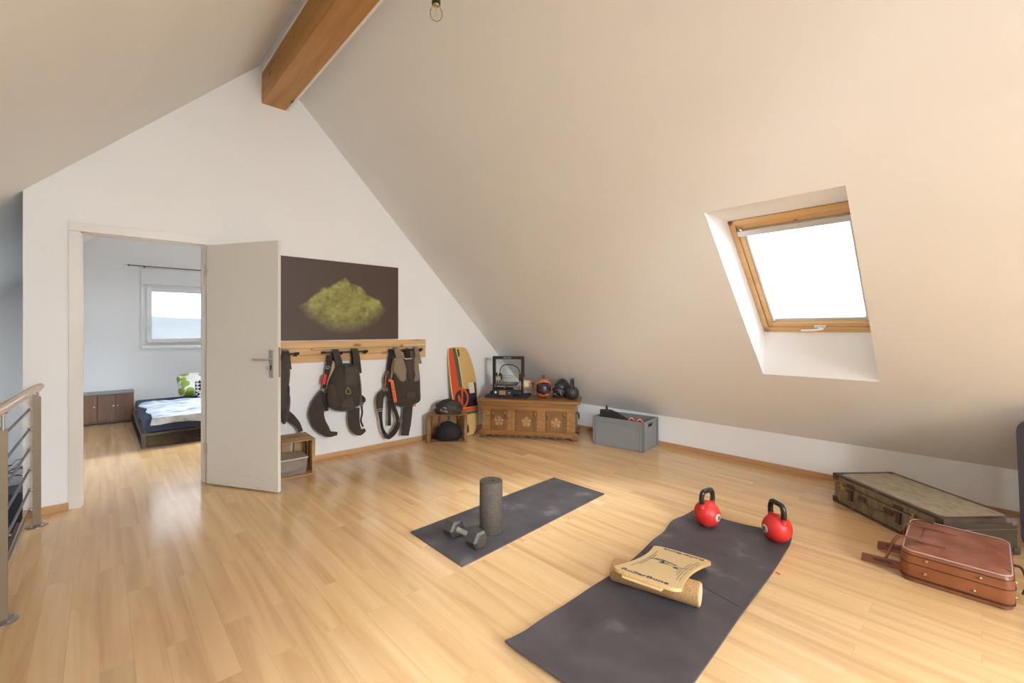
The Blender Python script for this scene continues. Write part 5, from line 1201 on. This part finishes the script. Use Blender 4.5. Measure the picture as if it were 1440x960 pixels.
# local x: along the front edge (towards the right of the view), local y: away from the viewer
QL, QW, QH = 0.395, 0.455, 0.155
tan = mottled('tan leather', [(0.3, (0.24, 0.075, 0.026)), (0.55, (0.31, 0.105, 0.037)), (0.8, (0.38, 0.14, 0.055))], 7, 0.36, detail=8, bump=0.05)
tan_t = mottled('reddish polished leather', [(0.3, (0.21, 0.065, 0.038)), (0.55, (0.29, 0.10, 0.060)), (0.8, (0.38, 0.15, 0.10))], 9, 0.24, detail=8, bump=0.04)
dk = mat('dark stitched piping', (0.075, 0.025, 0.016), 0.5); pale = mat('waxed edge piping', (0.55, 0.36, 0.30), 0.35)
def rrect(x0, x1, y0, y1, r, n=6):
    o = []
    for cx_, cy_, a0 in ((x1-r, y0+r, -PI/2), (x1-r, y1-r, 0), (x0+r, y1-r, PI/2), (x0+r, y0+r, PI)):
        for i in range(n+1): a = a0+PI/2*i/n; o.append((cx_+r*math.cos(a), cy_+r*math.sin(a)))
    return o
def loft(b, rings):
    n = len(rings[0][0]); vs = []; fs = []
    for o, z in rings:
        for p in o: vs.append((p[0], p[1], z(p) if callable(z) else z))
    for i in range(len(rings)-1):
        for j in range(n): fs.append([i*n+j, i*n+(j+1) % n, (i+1)*n+(j+1) % n, (i+1)*n+j])
    fs.append(list(range(n))[::-1]); fs.append([(len(rings)-1)*n+j for j in range(n)])
    return b.add(vs, fs)
R = lambda i: rrect(i, QL-i, i, QW-i, 0.045-min(i, 0.03)*0.5)
loft(MB(), [(R(0.012), 0.0), (R(0.002), 0.006), (R(0.0), 0.03), (R(-0.002), 0.075), (R(0.0), 0.125), (R(0.003), QH-0.016), (R(0.010), QH-0.004)]).build('bag_side', tan, lb_, smooth=50)
tp = loft(MB(), [(R(0.010), QH-0.006), (R(0.010), QH), (R(0.03), QH+0.006), (R(0.08), QH+0.016), (R(0.13), QH+0.021)]).build('bag_top', tan_t, lb_, smooth=60)
for z, i_ in ((0.022, -0.001), (0.028, -0.001), (0.094, -0.002)):
    o = rrect(i_, QL-i_, i_, QW-i_, 0.045); MB().tube([(p[0], p[1], z) for p in o], 0.0022, 6, closed=True).build('seam_piping', dk, lb_, smooth=50)
o = R(0.008); MB().tube([(p[0], p[1], QH-0.001) for p in o], 0.0034, 8, closed=True).build('edge_piping', pale, lb_, smooth=50)
o = R(0.002); MB().tube([(p[0], p[1], QH-0.020) for p in o], 0.0025, 8, closed=True).build('seam_piping', dk, lb_, smooth=50)
stud = MB()
def studat(x, y, z, nx, ny):
    stud.ball((x+nx*0.001, y+ny*0.001, z), (0.0075, 0.0075, 0.0075), seg=12, rings=8)
for x, z in ((0.10, 0.122), (0.285, 0.118), (0.095, 0.058), (0.265, 0.050)): studat(x, -0.001, z, 0, -1)
for y, z in ((0.055, 0.118), (0.055, 0.050)): studat(QL+0.001, y, z, 1, 0)
pieces(stud, 'brass_stud', brass, lb_, smooth=60)
# front zip line frame on the top face and pocket
b = MB()
b.tube([(0.02, 0.375, QH+0.011), (0.045, 0.415, QH+0.009), (0.09, 0.425, QH+0.0085), (0.115, 0.385, QH+0.012), (0.09, 0.355, QH+0.015), (0.04, 0.35, QH+0.013), (0.02, 0.375, QH+0.011)], 0.0024, 6, k=4)
b.tube([(0.30, 0.35, QH+0.014), (0.345, 0.37, QH+0.008), (0.37, 0.41, QH+0.004)], 0.0018, 6, k=4)
b.tube([(0.285, 0.06, QH+0.008), (0.31, 0.085, QH+0.010), (0.35, 0.09, QH+0.007), (0.38, 0.06, QH+0.003)], 0.0018, 6, k=4)
b.tube([(0.30, 0.06, QH+0.008), (0.308, 0.23, QH+0.016), (0.30, 0.40, QH+0.008)], 0.0014, 6, k=4)
b.tube([(0.075, 0.10, QH+0.011), (0.070, 0.22, QH+0.017), (0.078, 0.33, QH+0.015)], 0.0014, 6, k=4)
b.build('top_stitching', dk, tp, smooth=50)
# grip straps: run over the top and off the left side
def strap(nm, pts, w_, m, par, th=0.006, nrm=(0, 0, 1)):
    return MB().ribbon(pts, w_, th, nrm=nrm, k=6).build(nm, m, par, smooth=50)
s1 = strap('grip_strap', [(0.165, 0.105, QH+0.020), (0.10, 0.10, QH+0.022), (0.02, 0.10, QH+0.026), (-0.012, 0.10, QH+0.022)], [0.026, 0.022, 0.018, 0.018], tan_t, lb_)
s1b = MB().tube([(-0.012, 0.10, QH+0.022), (-0.035, 0.095, QH-0.015), (-0.055, 0.085, 0.075), (-0.075, 0.07, 0.028)], [0.008, 0.006], 8, k=5).build('grip_strap', tan_t, lb_, smooth=50)
s2 = strap('grip_strap', [(0.20, 0.285, QH+0.022), (0.12, 0.29, QH+0.024), (0.04, 0.30, QH+0.022), (0.0, 0.305, QH+0.012), (-0.012, 0.31, QH-0.04)], [0.022, 0.018, 0.016, 0.014, 0.012], tan_t, lb_)
for (x0, y0, x1, y1) in ((0.01, 0.045, -0.165, 0.075), (0.01, 0.27, -0.125, 0.30)):
    d = Vector((x1-x0, y1-y0, 0)); n = Vector((-d.y, d.x, 0)).normalized()
    pz = 0.035
    P_ = [Vector((x0, y0, 0.045)), Vector((x0, y0, 0.045))+d*0.35+Vector((0, 0, -0.008)), Vector((x0, y0, 0.045))+d*0.7+Vector((0, 0, -0.014)), Vector((x1, y1, 0.024))]
    hn = MB()
    hn.ribbon(P_, 0.040, 0.010, nrm=(-0.25, -0.72, 0.65))
    ho = hn.build('slotted_handle', mat('dark tan leather', (0.22, 0.065, 0.035), 0.4), lb_, smooth=40)
    MB().ribbon([p+Vector((-0.25, -0.72, 0.65))*0.0075 for p in (P_[0]*0.3+P_[1]*0.7, P_[1]*0.5+P_[2]*0.5, P_[2])], 0.013, 0.002, nrm=(-0.25, -0.72, 0.65)).build('handle_slot', dk, ho, smooth=40)
MB().tube([(-0.004, 0.36, 0.10), (-0.02, 0.37, 0.11), (-0.026, 0.38, 0.095), (-0.012, 0.385, 0.08)], 0.004, 8, k=3).build('clasp', dk, lb_, smooth=50)
MB().tube([(QL+0.0, 0.30, 0.10), (QL+0.03, 0.30, 0.095), (QL+0.045, 0.25, 0.05), (QL+0.03, 0.2, 0.02)], 0.006, 8, k=4).build('side_strap', dk, lb_, smooth=50)
MB().tube([(QL+0.003, 0.055, 0.110), (QL+0.006, 0.056, 0.095), (QL+0.004, 0.057, 0.080)], 0.002, 6).build('zip_pull', steel_m, lb_)

def children_all(o):
    r_ = []
    for c in bpy.data.objects:
        if c.parent == o: r_ += [c]+children_all(c)
    return r_
for c in children_all(lb_):      # the bag is a little fuller towards its far side
    for v in c.data.vertices: v.co.z *= 1+0.17*max(0, min(1, v.co.y/QW))

# dark padded panel at the right edge
dp = thing('padded_panel', 'dark navy padded panel standing upright at the right edge of the view', 'panel', (3.92, -0.142, 0), math.radians(-90))
navy = mat('dark navy vinyl', (0.036, 0.034, 0.052), 0.5)
o = rrect(0.0, 0.62, 0.0, 0.755, 0.07, 8); o = [(p[0]+(0.035*max(0, (0.16-p[1])/0.16) if p[0] < 0.3 else 0), p[1]) for p in o]
MB().prism(o, -0.07, 0.0, frame((0, 0, 0), (1, 0, 0), (0, 0, 1), (0, -1, 0))).build('padded_body', navy, dp)
MB().tube([(p[0], 0.002, p[1]) for p in o], 0.004, 6, closed=True).build('welt', mat('navy welt', (0.05, 0.045, 0.06), 0.5), dp, smooth=50)

# ------------------------------------------------------------------ pendant bulb
pd = thing('pendant_bulb', 'bare clear glass light bulb hanging on a cable from the ridge beam', 'pendant lamp', (1.185, 1.80, 3.33))
D_ = 3.33-2.895
MB().tube([(0, 0, 0), (0, 0, -D_)], 0.003, 8).build('cable', black_m, pd)
MB().lathe([(0.04, -0.03), (0.045, -0.02), (0.045, 0.0)], 24).build('ceiling_cap', black_m, pd, smooth=40)
MB().lathe([(0.006, -D_+0.01), (0.018, -D_), (0.021, -D_-0.012), (0.021, -D_-0.042), (0.017, -D_-0.045)], 24).build('socket', mat('dark bakelite', (0.02, 0.015, 0.01), 0.3), pd, smooth=40)
zb0 = -D_-0.040
bulb_prof = [(0.013, zb0), (0.0135, zb0-0.008), (0.020, zb0-0.020), (0.0285, zb0-0.038), (0.030, zb0-0.050), (0.0275, zb0-0.062), (0.020, zb0-0.073), (0.010, zb0-0.079), (0.0, zb0-0.0805)]
bl = MB().lathe(bulb_prof, 28, cap=False).build('glass_bulb', thin_glass('bulb glass', (0.985, 0.98, 0.97), 1.07), pd, smooth=80)
MB().lathe([(0.0135, zb0+0.004), (0.0145, zb0), (0.0145, zb0-0.010), (0.012, zb0-0.013)], 20).build('brass_cap', brass, pd, smooth=40)
MB().tube([(0.0, 0, zb0-0.01), (0.0, 0, zb0-0.035)], 0.003, 6).tube([(-0.006, 0, zb0-0.03), (-0.006, 0, zb0-0.055), (0.006, 0, zb0-0.055), (0.006, 0, zb0-0.03)], 0.0009, 5).build('filament', mat('filament wire', (0.75, 0.62, 0.35), 0.3, 0.6), bl)

# ------------------------------------------------------------------ stair railing
rg = thing('stair_railing', 'grey metal stair railing with steel rods and a wooden handrail', 'railing', (-0.305, 3.0, 0))
G = lambda x, y, z: (x+0.305, y-3.0, z)
posts = [(-0.299, 4.22), (-0.314, 2.935), (-0.329, 1.60), (-0.344, 0.30), (-0.359, -1.0)]
for i, (x, y) in enumerate(posts):
    xx, yy, _ = G(x, y, 0); hp_ = 0.855
    po = MB().add([(xx-0.019, yy-0.006, 0.008), (xx+0.019, yy-0.006, 0.008), (xx+0.019, yy+0.006, 0.008), (xx-0.019, yy+0.006, 0.008), (xx-0.019, yy-0.006, hp_+0.008), (xx+0.019, yy-0.006, hp_-0.012), (xx+0.019, yy+0.006, hp_-0.012), (xx-0.019, yy+0.006, hp_+0.008)], [[3, 2, 1, 0], [0, 1, 5, 4], [1, 2, 6, 5], [2, 3, 7, 6], [3, 0, 4, 7], [4, 5, 6, 7]]).build('post', bronze_m, rg)
    M_ = Tm((xx, yy, 0))
    MB().lathe([(0.053, 0.0), (0.053, 0.007), (0.050, 0.009), (0.0, 0.009)], 28, M_, cap=False).build('base_plate', mat('base plate steel', (0.30, 0.26, 0.23), 0.35, 0.7), rg, smooth=40)
    b = MB()
    for a in (0.6, 2.2, 3.9, 5.3): b.lathe([(0.007, 0.009), (0.006, 0.013)], 8, Tm((xx+0.005+0.036*math.cos(a), yy+0.036*math.sin(a), 0)))
    pieces(b, 'bolt', chrome_m, rg)
    b = MB()
    for z in (0.765, 0.635, 0.505, 0.375, 0.243, 0.112):
        b.tube([(xx-0.017, yy, z), (xx-0.041, yy, z)], 0.009, 10)
    pieces(b, 'rod_clamp', steel_m, rg, smooth=40)
    hz = 0.905+0.030*(4.215-y)/1.31
    MB().tube([(xx+0.005, yy-0.01, hp_-0.012), (xx+0.004, yy+0.0, hz-0.018)], 0.006, 8).box((xx+0.003, yy, hz-0.022), (0.03, 0.05, 0.006)).build('handrail_bracket', steel_m, rg)
rodP = lambda z: [G(x-0.033, y, z) for x, y in [(-0.299, 4.25)]+posts[1:]]
for z in (0.765, 0.635, 0.505, 0.375, 0.243, 0.112):
    MB().tube(rodP(z), 0.0065, 10).build('rod', mat('dull steel rod', (0.20, 0.18, 0.165), 0.45, 0.8), rg, smooth=40)
hr = [G(x+0.0, y, 0.905+0.030*(4.215-y)/1.31) for x, y in [(-0.292, 4.30), (-0.298, 4.215)]+posts[1:]]
MB().tube([Vector(hr[0])+Vector((0, 0.012, 0))]+hr, [0.012]+[0.0215]*30 if False else 0.0215, 18).ball(Vector(hr[0])+Vector((0, 0.012, 0)), 0.0212, seg=18, rings=12).build('handrail', wood('beech handrail', (0.55, 0.32, 0.15), (0.68, 0.42, 0.21), 'Y', 0.7, 0.25), rg, smooth=60)

# ------------------------------------------------------------------ bedroom
cbn = thing('low_cabinet', 'low dark wooden cabinet with three doors against the bedroom far wall', 'cabinet', (-0.255, 8.105, 0))
dw = wood('dark walnut', (0.085, 0.032, 0.014), (0.17, 0.075, 0.032), 'Z', 0.8, 0.4)
MB().bb(0, 0.605, 0.02, 0.29, 0.02, 0.405).build('body', dw, cbn); MB().bb(0.01, 0.595, 0.035, 0.28, 0, 0.02).build('plinth', black_m, cbn)
MB().bb(-0.005, 0.61, 0.0, 0.29, 0.405, 0.425, r=.003).build('top', mat('grey slate top', (0.22, 0.23, 0.22), 0.5), cbn)
for x0, x1, kx in ((0.004, 0.225, 0.200), (0.238, 0.415, 0.392), (0.419, 0.600, 0.435)):
    d_ = MB().bb(x0, x1, 0.002, 0.02, 0.028, 0.398, r=.002).build('door', dw, cbn)
    MB().ball((kx, -0.008, 0.245), 0.010, seg=10, rings=8).build('knob', mat('pale brass knob', (0.75, 0.62, 0.38), 0.3, 0.6), d_)

bf = thing('metal_bed_frame', 'low black square tube bed frame in the bedroom', 'bed', (0.325, 6.17, 0))
BX, BYy = 2.1, 1.88; t_ = 0.035
fm = mat('blackened steel', (0.06, 0.045, 0.035), 0.4, 0.6)
MB().bb(0, BX, 0, t_, 0.135, 0.16).bb(0, BX, BYy-t_, BYy, 0.135, 0.16).bb(0, t_, t_, BYy-t_, 0.135, 0.16).bb(BX-t_, BX, t_, BYy-t_, 0.135, 0.16).build('top_rail', fm, bf)
for y in (0, BYy-t_): MB().bb(t_, BX-t_, y, y+t_, 0.0, 0.02).build('floor_rail', fm, bf)
for x in (0, BX-t_): MB().bb(x, x+t_, t_, BYy-t_, 0.0, 0.02).build('floor_rail', fm, bf)
for x in (0, BX-t_):
    for y in (0, BYy-t_): MB().bb(x, x+t_, y, y+t_, 0.0, 0.135).build('leg', fm, bf)
mt = MB().bb(-0.99, 1.03, -0.925, 0.925, 0.0, 0.145, r=0.035).build('mattress', mat('navy sheet', (0.028, 0.045, 0.10), 0.85, var=0.08, scale=20)); mt.location = (1.35, 7.11, 0.1605)
tag(mt, 'thick mattress in a navy blue sheet lying on the metal bed frame', 'mattress')
b = MB(); nx, ny = 44, 34; vs = []; fs = []
for k in (0, 1):
    for i in range(nx+1):
        for j in range(ny+1):
            s_, t = i/nx, j/ny
            x = 0.40+1.8*s_+0.10*noise.noise(Vector((t*3, 0, 5))); y = 6.20+1.35*t+0.07*noise.noise(Vector((s_*4, 3, 0)))
            z = 0.3085+0.030*abs(noise.noise(Vector((x*3.2+y*1.5, y*4, 1))))+0.016*abs(noise.noise(Vector((x*9, y*8, 2))))
            if t < 0.10: y = 6.148+0.02*noise.noise(Vector((s_*7, 1, 1)))-0.006; z = min(z, 0.315)-0.10*max(0, 1-t/0.070)*(0.7+0.5*noise.noise(Vector((s_*5, 9, 0))))
            if s_ < 0.04 and t > 0.1: z = min(z, 0.3085+0.5*s_)
            vs.append((x, y-(0.010 if k and t < 0.1 else 0), z+k*0.012))
N1 = (nx+1)*(ny+1); ix = lambda k, i, j: k*N1+i*(ny+1)+j
for i in range(nx):
    for j in range(ny): fs += [[ix(1, i, j), ix(1, i+1, j), ix(1, i+1, j+1), ix(1, i, j+1)], [ix(0, i, j), ix(0, i, j+1), ix(0, i+1, j+1), ix(0, i+1, j)]]
for i in range(nx):
    for j in (0, ny): fs.append([ix(0, i, j), ix(0, i+1, j), ix(1, i+1, j), ix(1, i, j)])
for j in range(ny):
    for i in (0, nx): fs.append([ix(0, i, j), ix(0, i, j+1), ix(1, i, j+1), ix(1, i, j)])
dv = b.add(vs, fs).build('duvet', mottled('pale blue print', [(0.36, (0.20, 0.25, 0.34)), (0.47, (0.46, 0.52, 0.62)), (0.60, (0.66, 0.70, 0.78))], 7, 0.85, stretch=(1, 3, 1), detail=8), smooth=70)
tag(dv, 'crumpled white and pale blue patterned duvet spread over the navy mattress', 'duvet')
def pillow(name, label, loc, rz, tilt, w_, h_, m):
    t = thing(name, label, 'pillow', loc, rz, 'pillows on the bed')
    M_ = Matrix.Rotation(tilt, 4, 'X')
    o = []
    for i in range(40):
        a = 2*PI*i/40; c, s__ = math.cos(a), math.sin(a); e = 0.42
        o.append((math.copysign(abs(c)**e, c)*w_/2*(1+0.05*abs(math.sin(2*a))), 0, h_/2+math.copysign(abs(s__)**e, s__)*h_/2*(1+0.05*abs(math.sin(2*a)))))
    MB().puff([M_ @ Vector(q_) for q_ in o], 0.075, nrm=M_.to_3x3() @ Vector((0, -1, 0)), k=1, back=0.9, p=1.7, wob=0.02, wsc=8).build('cover', m, t, smooth=70)
    return t
gp_ = bpy.data.materials.new('green leaf print'); gp_.use_nodes = True; nt = gp_.node_tree
v = nt.nodes.new('ShaderNodeTexVoronoi'); v.inputs['Scale'].default_value = 8.5; tc = nt.nodes.new('ShaderNodeTexCoord'); nt.links.new(tc.outputs['Object'], v.inputs['Vector'])
r = nt.nodes.new('ShaderNodeValToRGB'); r.color_ramp.interpolation = 'CONSTANT'; r.color_ramp.elements[0].color = (0.28, 0.38, 0.06, 1); r.color_ramp.elements[1].position = 0.47; r.color_ramp.elements[1].color = (0.72, 0.73, 0.68, 1)
nt.links.new(v.outputs['Distance'], r.inputs[0]); nt.links.new(r.outputs[0], nt.nodes['Principled BSDF'].inputs['Base Color']); nt.nodes['Principled BSDF'].inputs['Roughness'].default_value = 0.9
ck_ = bpy.data.materials.new('black and white check'); ck_.use_nodes = True; nt = ck_.node_tree
v = nt.nodes.new('ShaderNodeTexChecker'); v.inputs['Scale'].default_value = 24; v.inputs['Color1'].default_value = (0.8, 0.8, 0.78, 1); v.inputs['Color2'].default_value = (0.02, 0.02, 0.02, 1)
mp = nt.nodes.new('ShaderNodeMapping'); mp.inputs['Rotation'].default_value = (0, PI/4, 0); mp.inputs['Scale'].default_value = (1, 0.01, 1.3); tc = nt.nodes.new('ShaderNodeTexCoord'); nt.links.new(tc.outputs['Object'], mp.inputs[0]); nt.links.new(mp.outputs[0], v.inputs['Vector'])
nt.links.new(v.outputs['Color'], nt.nodes['Principled BSDF'].inputs['Base Color']); nt.nodes['Principled BSDF'].inputs['Roughness'].default_value = 0.9
pillow('pillow', 'white pillow with large green leaves at the back of the bed', (1.13, 7.75, 0.325), 0.05, math.radians(-38), 0.62, 0.40, gp_)
pillow('pillow', 'small black and white checked pillow leaning on the leaf pillow', (1.21, 7.50, 0.335), -0.05, math.radians(-30), 0.46, 0.27, ck_)

# ------------------------------------------------------------------ lower stair landing
sb = thing('dark_sideboard', 'dark low sideboard at the lower landing behind the railing', 'sideboard', (-0.98, 7.95, LOW))
MB().bb(-0.5, 0.57, 0, 0.40, 0.08, 0.74, r=.006).build('body', mat('charcoal lacquer', (0.035, 0.036, 0.042), 0.35), sb)
MB().bb(-0.51, 0.58, -0.01, 0.41, 0.74, 0.77, r=.004).build('top', mat('charcoal top', (0.05, 0.052, 0.06), 0.3), sb)
for x in (-0.46, 0.52): MB().bb(x-0.02, x+0.02, 0.02, 0.38, 0, 0.08).build('leg', black_m, sb)
pn_ = thing('potted_plant', 'leafy green plant in a white pot on the dark sideboard', 'plant', (-0.90, 8.12, LOW+0.77))
MB().lathe([(0.05, 0), (0.065, 0.005), (0.075, 0.10), (0.070, 0.10), (0.062, 0.02), (0.0, 0.02)], 28, cap=False).build('pot', white_m, pn_, smooth=40)
MB().lathe([(0.0, 0.085), (0.069, 0.088)], 20, cap=False).build('soil', mat('potting soil', (0.03, 0.02, 0.012), 0.95), pn_)
leafm = mat('dark green leaf', (0.030, 0.060, 0.018), 0.4, var=0.3, scale=12); leaves = MB(); stems = MB()
random.seed(11)
for i in range(26):
    a = 2*PI*i/26*3.1; ln = 0.12+0.22*random.random(); el = 0.35+0.75*random.random()
    dx, dy, dz = math.cos(a)*math.cos(el), math.sin(a)*math.cos(el), math.sin(el)
    base = Vector((0, 0, 0.09)); tip = base+Vector((dx, dy*0.6, dz))*ln
    stems.tube([base, (base+tip)/2+Vector((0, 0, 0.02)), tip], 0.0022, 5, k=3)
    d = Vector((dx, dy*0.6, dz*0.2)).normalized(); sd_ = d.cross(Vector((0, 0, 1))).normalized(); L_ = 0.075+0.04*random.random(); W_ = L_*0.30
    vs = []; fs = []
    for k in range(6):
        t = k/5; wv = W_*math.sin(PI*min(1, t*0.96+0.03))**0.8; c = tip+d*L_*t+Vector((0, 0, -0.02*t*t))
        vs += [c-sd_*wv+Vector((0, 0, 0.004)), c+Vector((0, 0, -0.002)), c+sd_*wv+Vector((0, 0, 0.004))]
    for k in range(5): fs += [[k*3, k*3+1, k*3+4, k*3+3], [k*3+1, k*3+2, k*3+5, k*3+4]]
    leaves.add(vs, fs)
stems.build('stem', leafm, pn_, smooth=60)
lo_ = leaves.build('foliage', leafm, pn_, smooth=60); md = lo_.modifiers.new('thickness', 'SOLIDIFY'); md.thickness = 0.001
lp = thing('chrome_lamp', 'chrome arc shaped object standing in front of the dark sideboard', 'lamp', (-0.72, 7.35, LOW))
MB().lathe([(0.12, 0), (0.12, 0.015), (0.01, 0.02), (0.01, 0.20)], 24).build('foot', chrome_m, lp, smooth=40)
MB().tube([(0.09*math.cos(a), 0, 0.33+0.13*math.sin(a)) for a in [2*PI*i/20 for i in range(20)]], 0.013, 8, closed=True).build('ring', chrome_m, lp, smooth=60)
MB().ball((0, 0.02, 0.33), (0.06, 0.03, 0.085), seg=14, rings=10).build('lamp_body', black_m, lp, smooth=60)
ru = MB().bb(-1.6, -0.42, 4.8, 7.1, LOW+0.001, LOW+0.012).build('woven_rug', mottled('grey blue rug', [(0.36, (0.06, 0.07, 0.08)), (0.5, (0.20, 0.22, 0.23)), (0.62, (0.38, 0.40, 0.40))], 14, 0.95, detail=6))
tag(ru, 'mottled grey blue rug on the lower landing beyond the railing', 'rug')

# ------------------------------------------------------------------ outside the bedroom window
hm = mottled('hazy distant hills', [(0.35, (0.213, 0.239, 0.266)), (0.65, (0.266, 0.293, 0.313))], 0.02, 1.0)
b = MB(); vs = []; fs = []; n = 60
for i in range(n+1):
    x = -200+700*i/n; hh_ = 9+9*noise.noise(Vector((i*0.13, 0, 0)))+3*noise.noise(Vector((i*0.5, 2, 0)))
    vs += [(x, 250, -12), (x, 320, hh_), (x, 420, -12)]
for i in range(n): fs += [[i*3, i*3+3, i*3+4, i*3+1], [i*3+1, i*3+4, i*3+5, i*3+2]]
fs.append([0, 1, 2]); o_ = b.add(vs, fs).build('distant_hills', hm, smooth=60); o_['kind'] = 'structure'
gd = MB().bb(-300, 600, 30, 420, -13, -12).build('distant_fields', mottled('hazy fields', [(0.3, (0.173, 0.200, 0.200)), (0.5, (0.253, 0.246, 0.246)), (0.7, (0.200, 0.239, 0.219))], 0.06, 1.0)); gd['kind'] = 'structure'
hs = thing('distant_building', 'long pale flat roofed hall far outside the bedroom window', 'building', (20, 150, -12))
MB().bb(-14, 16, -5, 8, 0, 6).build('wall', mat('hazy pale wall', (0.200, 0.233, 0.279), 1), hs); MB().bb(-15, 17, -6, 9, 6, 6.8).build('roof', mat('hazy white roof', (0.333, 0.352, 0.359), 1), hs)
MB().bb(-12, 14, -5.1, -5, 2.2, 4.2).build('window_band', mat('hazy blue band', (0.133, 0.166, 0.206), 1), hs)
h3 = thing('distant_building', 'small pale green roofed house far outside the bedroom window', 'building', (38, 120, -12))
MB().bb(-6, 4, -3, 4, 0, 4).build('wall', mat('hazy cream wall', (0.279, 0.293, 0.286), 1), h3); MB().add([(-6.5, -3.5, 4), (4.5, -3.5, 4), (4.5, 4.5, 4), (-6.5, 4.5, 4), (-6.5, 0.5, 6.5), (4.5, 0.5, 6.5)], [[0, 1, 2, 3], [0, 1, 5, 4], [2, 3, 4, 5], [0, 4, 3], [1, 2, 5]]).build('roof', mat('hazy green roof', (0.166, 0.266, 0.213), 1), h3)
